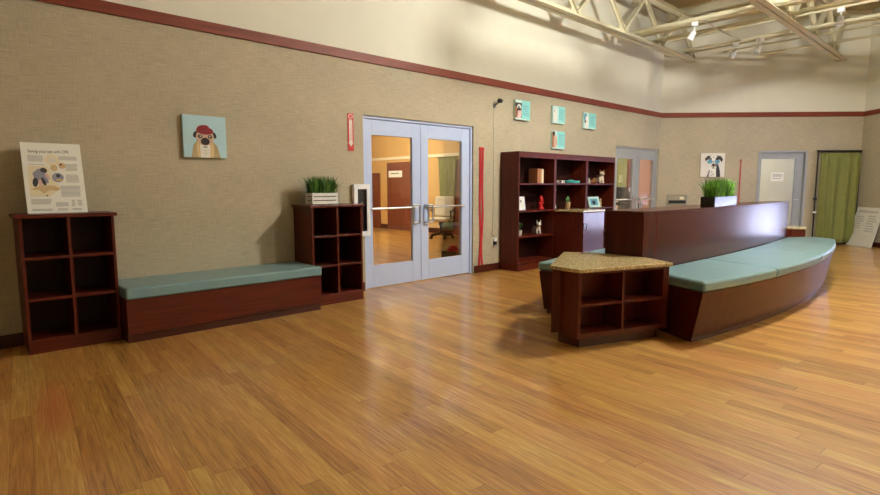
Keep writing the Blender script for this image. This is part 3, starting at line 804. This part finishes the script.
def leafy(mb, n, h, r, mat):
    for i in range(n):
        a = 2*PI*i/n+random.random()*.5; l = r*random.uniform(.6, 1); hh = h*random.uniform(.6, 1)
        px, py = -math.sin(a)*.016, math.cos(a)*.016; vs = []
        for k, tt in enumerate((0, .35, .7, 1)):
            ww = (.4, 1, .7, .05)[k]; c = Vector((l*tt*math.cos(a), l*tt*math.sin(a), hh*math.sin(tt*1.9)*.95))
            vs += [c+Vector((px*ww, py*ww, .002)), c-Vector((px*ww, py*ww, 0))]
        mb.faces(vs, [(0, 1, 3, 2), (2, 3, 5, 4), (4, 5, 7, 6)], mat, True)
t = thing('potted_plant', 'small leafy plant in a pale pot on the third shelf of the left bookcase', 'potted plant', (6.73, -.2, .536))
m = MB(); m.lathe([(.035, 0), (.045, .07), (.05, .085), (.044, .085), (.04, .07)], 'ceramic'); m.build('pot', t)
m = MB(); leafy(m, 14, .17, .09, 'leafgreen')
for v in m.bm.verts: v.co.z += .065
m.build('foliage', t)
# dog figurine: one continuous body
def dog(name, lb, loc, rz, s, mats, spots=False, rem=.006):
    t = thing(name, lb, 'dog figurine', loc, rz)
    b = MB(); A = mats[0]
    b.ball((0, .02, .10), (.055, .085, .055), A); b.ball((0, -.05, .125), (.048, .05, .06), A)
    for sx in (-1, 1):
        b.tube([(sx*.032, -.06, .11), (sx*.034, -.066, .05), (sx*.034, -.07, .008)], .02, A, 10, .017)
        b.ball((sx*.034, -.078, .012), (.02, .026, .012), A)
        b.ball((sx*.042, .07, .075), (.03, .045, .045), A)
        b.tube([(sx*.045, .085, .07), (sx*.045, .10, .035), (sx*.045, .075, .008)], .019, A, 10, .016)
        b.ball((sx*.045, .062, .012), (.02, .028, .012), A)
    b.tube([(0, -.055, .14), (0, -.075, .18)], .038, A, 12, .036)
    b.ball((0, -.082, .195), (.05, .048, .044), A); b.ball((0, -.125, .183), (.026, .03, .021), A)
    b.tube([(0, .10, .11), (0, .135, .145), (0, .13, .17)], .012, A, 8, .006)
    for v in b.bm.verts: v.co *= s
    body = b.build('body', t, remesh=rem*s)
    e = MB()
    for sx in (-1, 1):
        e.xz([(sx*.018, .222), (sx*.048, .215), (sx*.045, .275), (sx*.038, .28)], -.085, -.07, mats[1])
    for v in e.bm.verts: v.co *= s
    e.build('ears', t)
    if spots:
        q = MB(); q.ball((0, .045, .125), (.054, .06, .042), mats[1]); q.ball((.028, -.088, .212), (.026, .03, .032), mats[1])
        for v in q.bm.verts: v.co *= s
        q.build('brown_patches', t)
    f = MB()
    for sx in (-1, 1): f.ball((sx*.02, -.126, .207), .006, 'black', 8)
    f.ball((0, -.153, .188), (.009, .006, .007), 'black', 8)
    for v in f.bm.verts: v.co *= s
    f.build('face', t)
    return t
dog('dog_figurine', 'white standing dog figurine with upright ears on the third shelf of the left bookcase', (7.20, -.19, .536), R(-25), .82, ('ceramic', 'ceramic'))
# middle bookcase
t = thing('toy_camera', 'small grey and white gadget at the left of the top middle shelf', 'ornament', (7.80, -.22, 1.361))
MB().box(-.09, .09, -.03, .03, 0, .05, 'ceramic').build('body', t, bevel=.012)
m = MB(); m.tube([(-.06, -.028, .026), (-.06, -.05, .026)], .02, 'black', 14); m.tube([(.05, -.028, .026), (.05, -.036, .026)], .012, 'midgrey', 12); m.build('lens', t)
t = thing('pet_bowl', 'flat teal dish with a low lid at the top middle shelf', 'bowl', (8.15, -.2, 1.361))
m = MB(); m.lathe([(.12, 0), (.145, .012), (.15, .04), (.14, .045), (.11, .04), (.06, .05), (.02, .065), (.004, .068)], 'tealplastic', n=28); m.build('dish', t)
t = thing('cactus_pot', 'small cactus in a tan pot standing on the granite level of the middle bookcase', 'potted plant', (8.02, -.22, .926))
m = MB(); m.lathe([(.045, 0), (.052, .08), (.058, .115), (.05, .115), (.046, .1)], 'terracotta'); m.tube([(.05, 0, .09), (.09, 0, .085), (.085, 0, .04), (.05, 0, .035)], .008, 'terracotta'); m.build('pot', t)
m = MB(); m.ball((0, 0, .155), (.035, .035, .06), 'leafgreen'); m.ball((.03, .0, .15), (.02, .02, .035), 'leafgreen'); m.ball((-.028, 0, .145), (.02, .02, .03), 'leafgreen'); m.build('cactus', t)
t = thing('white_jar', 'small white jar in the lower left of the middle bookcase, near the divider', 'jar', (7.52, -.3, .926))
m = MB(); m.lathe([(.025, 0), (.03, .02), (.03, .07), (.02, .085), (.022, .1), (.01, .105)], 'ceramic'); m.build('jar', t)
# right bookcase
dog('plush_dog', 'small white plush dog lying at the left of the top right shelf', (8.72, -.2, 1.361), R(-60), .38, ('plush', 'plush'))
dog('plush_dog', 'larger brown and white plush dog sitting at the right of the top right shelf', (9.10, -.2, 1.361), R(-35), .92, ('plush', 'plushbrown'), spots=True)
t = thing('plush_cushion', 'brown plush toy lying between two plush dogs on the top right shelf', 'plush toy', (8.905, -.16, 1.361), R(15))
m = MB(); m.ball((0, 0, .04), (.06, .05, .04), 'plushbrown'); m.ball((-.05, 0, .03), (.03, .035, .03), 'plushbrown'); m.ball((.04, -.02, .075), (.03, .03, .03), 'plushbrown'); m.tube([(-.02, .04, .03), (-.05, .08, .02)], .016, 'plushbrown'); m.build('body', t, remesh=.006)
t = thing('photo_frame', 'pale green photo frame tilted back on the middle right shelf', 'photo frame', (8.66, -.27, .929), R(-12), rot=(R(-18), 0, R(-14)))
f = MB(); rect_frame(f, 0, .27, 0, .20, .045, .045, .04, .04, 0, .014, 'teal_pale'); f.build('frame', t, bevel=.003)
m = MB(); m.box(.045, .225, .004, .010, .04, .16, 'bluelens'); m.ellipse_xz(.13, .09, .04, .04, .003, .005, 'dkbrown'); m.build('photo', t)
t = thing('wood_figurine', 'small yellow-brown figurine to the right of the tilted photo frame', 'figurine', (9.05, -.25, .926))
m = MB(); m.lathe([(.03, 0), (.032, .01), (.016, .02), (.024, .06), (.018, .10), (.012, .115)], 'booktan'); m.ball((0, 0, .135), .022, 'booktan'); m.tube([(.01, 0, .09), (.04, 0, .06)], .009, 'booktan'); m.build('figure', t)

# ------------------------------------------------------------------ the island
YM = -3.05
def y_desk(x): return -3.305+.0165*(x-6.7)**2
def y_out(x): return -4.075+.0425*(x-6.8)**2
XD0, XD1 = 4.735, 9.52
xsD = [XD0+(XD1-XD0)*i/32 for i in range(33)]
desk_front = [(x, y_desk(x)) for x in xsD]
mir = lambda p: (p[0], 2*YM-p[1])
desk_poly = desk_front+[mir(p) for p in reversed(desk_front)]
t = thing('reception_counter', 'tall curved dark cherry counter wall in the middle of the island, carrying the black planter', 'counter', (XD0, YM, 0))
off = lambda poly: [(x-XD0, y-YM) for x, y in poly]
DH = 1.075
MB().prism(off(desk_poly), 0, DH-.03, 'cherry_gloss').build('counter_wall', t)
MB().prism(off(desk_poly), DH-.03, DH, 'cherry_gloss').build('counter_top', t, bevel=.004)
for o in t.children: o.data.shade_smooth(); o.data.set_sharp_from_angle(angle=R(25))

# curved benches: loft of polygons
def bench_polys(o0, o1, i0, i1, grow, n=10, far=False):
    out = [(o0+(o1-o0)*k/n, 0) for k in range(n+1)]
    out = [(x, y_out(x)-grow) for x, _ in out]
    inn = [(i0+(i1-i0)*k/n) for k in range(n+1)]
    inn = [(x, y_desk(x)-.006) for x in inn]
    mid = []
    if far:
        mid = [(o1+.055+grow*.4, y_out(o1)+.04-grow*.8), (o1+.10+grow*.6, y_out(o1)+.10-grow*.6), (o1+.13+grow*.7, y_out(o1)+.18-grow*.3), (o1+.14+grow*.7, y_out(o1)+.27), (o1+.12+grow*.6, y_out(o1)+.36)]
    return out+mid+inn[::-1]
SEAM_O = [4.53, 5.80, 7.30, 8.62, 9.62]
SEAM_I = [4.815, 6.05, 7.38, 8.45, 9.50]
def curved_bench(label, flip):
    f = (lambda p: [mir(q) for q in p]) if flip else (lambda p: p)
    t = thing('curved_bench', label, 'bench', (SEAM_O[0], YM, 0), 0, 'curved benches of the island')
    oo = lambda p: [(x-SEAM_O[0], y-YM) for x, y in f(p)]
    lo = bench_polys(SEAM_O[0]+.0, SEAM_O[4], SEAM_I[0], SEAM_I[4], -.055, 32, True)
    hi = bench_polys(SEAM_O[0]+.0, SEAM_O[4], SEAM_I[0], SEAM_I[4], .015, 32, True)
    kick = bench_polys(SEAM_O[0]+.03, SEAM_O[4]-.02, SEAM_I[0]+.03, SEAM_I[4]-.03, -.075, 32, True)
    o = MB().prism(oo(lo), .045, .435, 'cherry_bench', oo(hi)).build('bench_base', t)
    o.data.shade_smooth(); o.data.set_sharp_from_angle(angle=R(40))
    o = MB().prism(oo(kick), 0, .045, 'basewood').build('toe_kick', t)
    for k in range(4):
        g = .004
        p = bench_polys(SEAM_O[k]+g-(.012 if k == 0 else 0), SEAM_O[k+1]-g, SEAM_I[k]+g-(.012 if k == 0 else 0), SEAM_I[k+1]-g, .03, 14, k == 3)
        o = MB().prism(oo(p), .436, .53, 'teal').build('seat_cushion', t, bevel=.024 if k == 3 else .03, seg=4)
        o.data.shade_smooth(); o.data.set_sharp_from_angle(angle=R(40)); o.modifiers['bevel'].harden_normals = True
curved_bench('curved cherry bench with four teal cushions on the front of the island, facing the camera', False)
curved_bench('curved cherry bench with teal cushions on the far side of the island, toward the bookcases', True)

# granite-topped corner cubbies at both ends of the island
def granite_unit(label, flipx):
    X0 = 3.66
    fx = (lambda p: (9.82+(4.725-p[0])*.6, YM+(p[1]-YM)*.52)) if flipx else (lambda p: p)
    t = thing('granite_cubby', label, 'cubby cabinet', fx((X0, YM))+(0,), 0, 'granite-topped corner cubbies')
    ox, oy = fx((X0, YM))
    L = lambda ps: [(fx(p)[0]-ox, fx(p)[1]-oy) for p in ps]
    A = (3.675, -3.245); Bq = (4.545, -3.575); C_ = (4.725, -3.275); D_ = (4.725, -2.825); E_ = (4.545, -2.525); F_ = (3.70, -2.975)
    dx, dy = Bq[0]-A[0], Bq[1]-A[1]; ln = math.hypot(dx, dy); ux, uy = dx/ln, dy/ln; nx, ny = -uy, ux   # into the unit
    at = lambda a, b: (A[0]+ux*a+nx*b, A[1]+uy*a+ny*b)
    h0, h1, tk, dp = .085, .625, .03, .235
    q = lambda a0, a1, b0, b1: L([at(a0, b0), at(a1, b0), at(a1, b1), at(a0, b1)])
    MB().prism(L([at(.06, .05), at(ln-.06, .05), (4.70, -3.26), (4.70, -2.84), (4.50, -2.60), (3.775, -3.0)]), 0, h0, 'basewood').build('plinth', t)
    MB().prism(L([at(0, dp), at(ln+.006, dp), C_, D_, E_, F_]), h0, h1, 'cherry').build('body', t)
    MB().prism(q(0, tk, 0, dp-.001), h0, h1, 'cherry').build('side_panel', t)
    MB().prism(q(ln-.055, ln+.006, 0, dp-.001), h0, h1, 'cherry').build('side_panel', t)
    MB().prism(q(tk, ln-.055, 0, dp-.001), h0, h0+.04, 'cherry_h').build('bottom_board', t)
    MB().prism(q(tk, ln-.055, 0, dp-.001), h1-.02, h1, 'cherry_h').build('top_rail', t)
    MB().prism(q(ln*.475, ln*.475+.024, .002, dp-.001), h0+.04, h1-.02, 'cherry').build('divider', t)
    MB().prism(q(tk, ln-.055, .004, dp-.001), .345, .365, 'cherry_h').build('shelf_board', t)
    g = .02
    MB().prism(L([(3.655, -3.262), (4.56, -3.605), (4.73, -3.29), (4.73, -2.81), (4.56, -2.50), (3.68, -2.965)]), h1+.001, h1+.033, 'granite').build('granite_top', t, bevel=.006)
granite_unit('low wedge-shaped cherry cubby with a granite top at the near end of the island', False)
granite_unit('low cubby with a granite top at the far end of the island', True)

# planter on the counter
cx, cy = 5.86, -3.10
t = thing('grass_planter', 'bushy green artificial grass in a glossy black box planter on the tall counter', 'potted plant', (6.66, -3.195, DH+.001), R(4.3))
w, d, h = .86, .15, .112
c = MB(); rect = ((-w/2, -w/2+.01, -d/2, d/2), (w/2-.01, w/2, -d/2, d/2), (-w/2+.01, w/2-.01, -d/2, -d/2+.01), (-w/2+.01, w/2-.01, d/2-.01, d/2))
for a in rect: c.box(*a, 0, h, 'blackgloss')
c.box(-w/2+.01, w/2-.01, -d/2+.01, d/2-.01, 0, .01, 'blackgloss'); c.build('planter_box', t, bevel=.002)
MB().box(-w/2+.012, w/2-.012, -d/2+.012, d/2-.012, .01, h-.01, 'dkbrown').build('soil', t)
g = MB(); blades(g, 0, 0, .74, .11, 900, .11, .27, 'grass', .09, 'grass2'); blades(g, 0, 0, .78, .12, 160, .10, .2, 'grass2', .15)
for v in g.bm.verts: v.co.z += h-.015
g.build('grass', t)

# ------------------------------------------------------------------ back wall things
t = thing('dog_painting', 'white canvas of a spotted dog in blue sunglasses on the back wall', 'painting', Bw(.90, .002, 1.51), R(-45))
w = h = .525
MB().box(0, w, -.035, 0, 0, h, 'canvas').build('canvas', t, bevel=.002)
p = MB(); y1 = -.035
def E2(cx, cz, rx, rz, k, mat, rot=0): p.ellipse_xz(cx*w, cz*h, rx*w, rz*h, y1-.0005*k, y1+.0002, mat, 22, rot)
p.xz([(w*.26, 0), (w*.36, h*.3), (w*.40, h*.5), (w*.70, h*.5), (w*.80, h*.3), (w*.84, 0)], y1-.0005, y1+.0002, 'paper')
p.xz([(w*.66, 0), (w*.64, h*.35), (w*.72, h*.55), (w*.80, h*.3), (w*.84, 0)], y1-.001, y1+.0002, 'textdark')
p.xz([(w*.26, 0), (w*.36, h*.3), (w*.40, h*.3), (w*.36, 0)], y1-.001, y1+.0002, 'midgrey')
E2(.48, .20, .02, .03, 2, 'midgrey'); E2(.54, .10, .025, .03, 2, 'midgrey'); E2(.46, .07, .02, .02, 2, 'textdark')
E2(.53, .62, .19, .25, 3, 'paper'); E2(.53, .46, .115, .13, 3, 'paper')
p.xz([(w*.40, h*.90), (w*.26, h*.88), (w*.16, h*.76), (w*.20, h*.66), (w*.30, h*.74)], y1-.0022, y1+.0002, 'textdark')
p.xz([(w*.64, h*.90), (w*.82, h*.87), (w*.92, h*.74), (w*.86, h*.62), (w*.76, h*.74)], y1-.0022, y1+.0002, 'textdark')
E2(.38, .74, .07, .09, 4, 'midgrey', .3); E2(.68, .74, .08, .10, 4, 'textdark', -.3); E2(.66, .52, .05, .10, 4, 'midgrey', -.2)
E2(.37, .64, .105, .08, 6, 'bluelens', .1); E2(.68, .64, .105, .08, 6, 'bluelens', -.1); E2(.525, .66, .06, .014, 6, 'textdark')
E2(.53, .50, .055, .045, 6, 'black'); E2(.53, .40, .012, .05, 5, 'textdark'); E2(.53, .37, .07, .012, 6, 'textdark'); E2(.46, .46, .012, .012, 6, 'textdark'); E2(.60, .44, .012, .012, 6, 'textdark')
E2(.52, .82, .03, .025, 5, 'midgrey')
p.build('painted_dog', t)
t = thing('wall_register', 'silver rectangular wall box with a dark slot, on the back wall behind the counter', 'wall box', Bw(.20, .002, .89), R(-45))
f = MB(); rect_frame(f, 0, .45, 0, .235, .03, .03, .03, .03, -.03, 0, 'silver'); f.build('frame', t, bevel=.003)
MB().box(.03, .42, -.015, 0, .10, .205, 'silver').build('face_plate', t); MB().box(.03, .42, -.008, 0, .03, .10, 'black').build('slot', t)
m = MB(); m.box(.28, .37, -.018, -.015, .12, .18, 'yellow'); m.build('sticker', t)
# paper notices on glass
t = thing('paper_notice', 'white paper notice taped inside the glass of the grey single door', 'notice', Bw(2.50, -.0545, 1.41), R(-45))
MB().box(0, .275, -.001, 0, 0, .20, 'paper').build('sheet', t)
m = MB(); lines(m, .03, .25, .155, .09, 3, 'textgrey', -.0018); lines(m, .03, .23, .07, .04, 1, 'textgrey', -.0018); m.build('print', t)

# drape on a black stand
c45 = R(-45)
t = thing('drape_stand', 'slim black pole and crossbar holding the olive curtain at the back wall', 'stand', Bw(3.40, .10, 0), c45)
m = MB(); m.tube([(0, 0, .01), (0, 0, 2.06)], .014, 'black'); m.build('pole', t)
m = MB(); m.tube([(.94, .04, .01), (.94, .04, 2.06)], .014, 'black'); m.build('pole', t)
m = MB(); m.tube([(-.02, 0, 2.065), (.95, .04, 2.065)], .02, 'black'); m.build('crossbar', t)
m = MB(); m.tube([(-.03, 0, 1.02), (.03, 0, 1.02)], .024, 'black'); m.build('clamp', t)
m = MB(); m.tube([(-.03, -.01, .72), (.03, -.01, .72)], .024, 'white'); m.build('white_clip', t)['label'] = 'white clip'
m = MB(); m.box(-.16, .06, -.02, .02, 0, .012, 'black'); m.box(-.02, .02, -.2, .09, 0, .012, 'black'); m.build('foot', t)
t = thing('curtain', 'floor-length olive green curtain hanging from the black crossbar by the back wall corner', 'curtain', Bw(3.44, .10, .045), c45)
cu = MB(); n = 90; rows = 14; vs = []; fs = []
for j in range(rows+1):
    v = j/rows
    for i in range(n+1):
        u = i/n; am = .02+.05*(1-v)*(.4+.6*math.sin(u*PI*1.3+.6)**2)
        ph = u*2*PI*4.4+1.3*math.sin(u*6)+.35*(1-v)*math.sin(u*4)
        vs.append((u*.89+.008*math.sin(ph*2)*(1-v), am*math.sin(ph)+.012*math.sin(u*23)*(v)+.03*u-.035, v*1.975))
for j in range(rows):
    for i in range(n): a = j*(n+1)+i; fs.append((a, a+1, a+n+2, a+n+1))
cu.faces(vs, fs, 'curtain', True)
o = cu.build('cloth', t); sd = o.modifiers.new('thickness', 'SOLIDIFY'); sd.thickness = .004

# board leaning on the right wall
def Cw(s, off, z):
    c = math.sqrt(.5); return (CB[0]-s*c-off*c, CB[1]-s*c+off*c, z)
t = thing('message_board', 'white board with faint writing leaning in the far right corner beside the curtain', 'board', Cw(.06, .215, .004), 0, rot=(R(-13.2), 0, R(-135)))
w, h = .74, .86
MB().box(0, w, 0, .012, 0, h, 'whiteboard').build('board', t, bevel=.002)
m = MB(); lines(m, .08, .32, .80, .74, 2, 'faint', -.0008, .3); lines(m, .06, .30, .66, .36, 6, 'faint', -.0008, .4); lines(m, .40, .68, .68, .30, 7, 'faint', -.0008, .4)
lines(m, .1, .66, .78, .70, 1, 'faint', -.0008); m.build('handwriting', t)

# ------------------------------------------------------------------ seen through the doors
# studio behind door 1: brown panels, notice, curtain, office chair, box with ball
XEW = 10.4
def wallpanel(lb, y0, y1, z1):
    t = MB().box(XEW-.045, XEW-.002, y0, y1, 0, z1, 'brownpanel').build('door_panel', None)
    tag(t, lb, 'panel', 'brown panels of the room behind the glass doors')
wallpanel('wide brown wooden panel with the notice, seen through the left glass door', 6.72, 7.95, 2.05)
wallpanel('narrow brown panel at the far left, seen through the left glass door', 8.35, 8.95, 1.75)
wallpanel('brown panel right of the green curtain, seen through the right glass door', 4.45, 5.02, 2.04)
m = MB(); m.box(XEW-.03, XEW-.001, 3.6, 11.4, 2.14, 2.22, 'yellow'); struct(m.build('trim_4'))
m = MB(); m.box(XEW-.02, XEW-.001, 3.6, 11.4, 0, .14, 'basewood'); struct(m.build('baseboard_studio'))
t = thing('paper_notice', 'white notice with green writing on the brown panel behind the left glass door', 'notice', (XEW-.048, 7.86, 1.60), R(-90))
MB().box(0, .66, -.003, 0, 0, .20, 'paper').build('sheet', t)
m = MB(); lines(m, .12, .56, .13, .06, 1, 'greenprint', -.0045); m.build('print', t)
def drape(lb, loc, rz, w, h, nf, gather=0):
    t = thing('curtain', lb, 'curtain', loc, rz)
    cu = MB(); n = 50; vs = []; fs = []; rows = 10
    for j in range(rows+1):
        v = j/rows
        for i in range(n+1):
            u = i/n; g = 1-gather*(1-v)
            vs.append(((u-.5)*w*g+w/2, .03*math.sin(u*2*PI*nf), v*h))
    for j in range(rows):
        for i in range(n): a = j*(n+1)+i; fs.append((a, a+1, a+n+2, a+n+1))
    cu.faces(vs, fs, 'curtain', True)
    o = cu.build('cloth', t); sd = o.modifiers.new('thickness', 'SOLIDIFY'); sd.thickness = .004
    m = MB(); m.tube([(-.05, 0, h+.01), (w+.05, 0, h+.01)], .012, 'black'); m.build('rod', t)
drape('green curtain on the end wall, seen through the right glass door above the chair', (XEW-.09, 5.55, .12), R(-90), .72, 1.98, 4, .35)
# office chair
t = thing('office_chair', 'beige office chair on a black star base, seen through the right glass door', 'office chair', (9.35, 4.42, 0), R(-62))
m = MB(); m.box(-.26, .26, -.25, .25, .44, .53, 'beige'); m.build('seat', t, bevel=.035, seg=3)
m = MB()
mt = Matrix.Translation((0, .26, .55)) @ Matrix.Rotation(R(-10), 4, 'X')
m.box(-.26, .26, -.04, .05, 0, .52, 'beige', mt); m.build('backrest', t, bevel=.04, seg=3)
for sx in (-1, 1):
    m = MB(); m.tube([(sx*.25, -.10, .46), (sx*.31, -.14, .52), (sx*.31, -.14, .70), (sx*.31, .15, .72), (sx*.29, .25, .64)], .022, 'black'); m.build('armrest', t)
m = MB(); m.tube([(0, 0, .12), (0, 0, .44)], .03, 'black', 12); m.lathe([(.06, .34), (.05, .40), (.12, .44)], 'black'); m.build('gas_column', t)
for k in range(5):
    a = 2*PI*k/5+.3; m = MB(); m.tube([(0, 0, .13), (.30*math.cos(a), .30*math.sin(a), .085)], .028, 'black', 8, .02); lg = m.build('leg', t)
    m = MB(); c0 = Vector((.30*math.cos(a), .30*math.sin(a), .035)); s0 = Vector((-math.sin(a), math.cos(a), 0))*.025
    m.tube([c0-s0, c0+s0], .034, 'black', 12); m.build('caster', lg)
t = thing('storage_box', 'black open box on the floor holding a red ball, behind the right glass door', 'box', (6.92, 1.50, 0), R(20))
m = MB(); 
for a in ((-.15, -.14, -.15, .15), (.14, .15, -.15, .15), (-.14, .14, -.15, -.14), (-.14, .14, .14, .15)): m.box(*a, 0, .13 if a[2] > -.149 or a[3] > 0 else .05, 'black')
m.box(-.14, .14, -.14, .14, 0, .01, 'black'); m.build('box', t)
m = MB(); m.ball((6.92, 1.50, .128), .115, 'red', 20); tag(m.build('ball'), 'red ball lying in the black box behind the right glass door', 'ball')
# salon behind door 2
drape('short green curtain on the far wall behind the left leaf of the far double doors', (16.0, 3.30, 1.28), 0, .68, .92, 4, .2)
t = thing('white_stand_in', 'white box standing in for the bright patch below the curtain behind the far double doors', 'cabinet', (15.95, 3.39, 0))  # added white cabinet shape in place of an overexposed bright area
MB().box(0, .65, -.30, 0, .06, 1.26, 'white').build('body', t, bevel=.004)
MB().box(.02, .63, -.28, -.02, 0, .06, 'black').build('plinth', t)
dd = MB().box(.01, .64, -.32, -.301, .08, 1.24, 'white').build('door', t, bevel=.003)
MB().tube([(.58, -.32, .62), (.58, -.345, .62), (.58, -.345, .74), (.58, -.32, .74)], .006, 'steel').build('handle', dd)
t = MB().box(16.85, 17.6, 3.34, 3.398, 0, 2.2, 'brownpanel').build('door_panel')
tag(t, 'brown panel beside the green curtain, seen through the left leaf of the far double doors', 'panel')
t = thing('grooming_table', 'dark table with equipment standing behind the far double doors', 'table', (13.6, 2.2, 0), R(-60))
MB().box(-.9, .9, -.3, .3, .80, .86, 'black').build('tabletop', t, bevel=.004)
for sx in (-1, 1):
    for sy in (-1, 1):
        m = MB(); m.tube([(sx*.82, sy*.24, 0), (sx*.82, sy*.24, .80)], .025, 'black'); m.build('leg', t)
def eq(name, lb, cat, loc, fn):
    t = thing(name, lb, cat, loc, R(-60)); fn(t)
eq('monitor', 'dark computer monitor on the table behind the far double doors', 'monitor', (13.75, 1.95, .862),
   lambda t: (MB().box(-.25, .25, -.015, .015, .10, .42, 'black').build('screen', t, bevel=.004), MB().box(-.03, .03, 0, .03, .01, .12, 'black').build('stand', t), MB().box(-.1, .1, -.06, .08, 0, .01, 'black').build('foot', t)))
eq('equipment_case', 'grey case on the dark table behind the far double doors', 'case', (13.35, 2.6, .862),
   lambda t: (MB().box(-.22, .22, -.12, .12, 0, .22, 'midgrey').build('body', t, bevel=.015), MB().box(-.06, .06, -.01, .01, .22, .25, 'black').build('handle', t)))
t = thing('office_chair', 'dark chair backrest showing behind the right leaf of the far double doors', 'office chair', (15.2, 2.55, 0), R(-70))
MB().box(-.25, .25, -.25, .25, .44, .52, 'black').build('seat', t, bevel=.03)
MB().box(-.24, .24, .22, .29, .55, 1.15, 'black').build('backrest', t, bevel=.03)
m = MB(); m.tube([(0, 0, .06), (0, 0, .44)], .03, 'black'); m.build('gas_column', t)
for k in range(5):
    a = 2*PI*k/5; m = MB(); m.tube([(0, 0, .08), (.28*math.cos(a), .28*math.sin(a), .03)], .025, 'black'); m.build('leg', t)

# ------------------------------------------------------------------ light
WORLD = bpy.data.worlds.new('daylight'); SC.world = WORLD; WORLD.use_nodes = True
bg = WORLD.node_tree.nodes['Background']; bg.inputs['Color'].default_value = (.56, .62, 1.0, 1); bg.inputs['Strength'].default_value = 5
sl = bpy.data.lights.new('sun', 'SUN'); sl.energy = 38; sl.angle = R(1); so = bpy.data.objects.new('sun', sl); COL.objects.link(so)
so.rotation_euler = Vector((.42*math.sqrt(.5), -.42*math.sqrt(.5), -.9)).to_track_quat('-Z', 'Y').to_euler(); so.location = (0, 0, 20)
def point(name, loc, power, col, r=.15):
    l = bpy.data.lights.new(name, 'POINT'); l.energy = power; l.color = col; l.shadow_soft_size = r
    o = bpy.data.objects.new(name, l); COL.objects.link(o); o.location = loc; return o
WARM = (1.0, .975, .905)
for (x, y), pw in zip(LAMPS, (880, 25, 310)):
    point('lamp_bulb', (x, y, 4.58), pw, WARM, .22)
point('studio_bulb', (7.5, 6.0, 2.9), 330, (1, .92, .76), .2)
point('salon_bulb', (14.2, 1.4, 2.6), 300, (1, .9, .75), .2)
bx = Bw(2.9, -1.3, 2.45); point('exam_bulb', bx, 32, (1, .97, .86), .2)

# ------------------------------------------------------------------ camera
cam = bpy.data.cameras.new('camera'); co = bpy.data.objects.new('camera', cam); COL.objects.link(co)
yaw, pitch, roll = .8208, .1120, -.0026
F = Vector((math.cos(yaw)*math.cos(pitch), math.sin(yaw)*math.cos(pitch), -math.sin(pitch)))
ri = Vector((math.sin(yaw), -math.cos(yaw), 0)); up = ri.cross(F)
Rr = ri*math.cos(roll)+up*math.sin(roll); U = -ri*math.sin(roll)+up*math.cos(roll)
mt = Matrix((Rr, U, -F)).transposed().to_4x4(); mt.translation = Vector((0, -5.581, 1.3057))
co.matrix_world = mt
cam.sensor_width = 36; cam.sensor_fit = 'HORIZONTAL'; cam.lens = 539.17/880*36
cam.clip_start = .05; cam.clip_end = 200
SC.camera = co
SC.view_settings.view_transform = 'Standard'; SC.view_settings.look = 'None'
SC.view_settings.gamma = 1; SC.view_settings.exposure = 0; SC.view_settings.use_curve_mapping = False
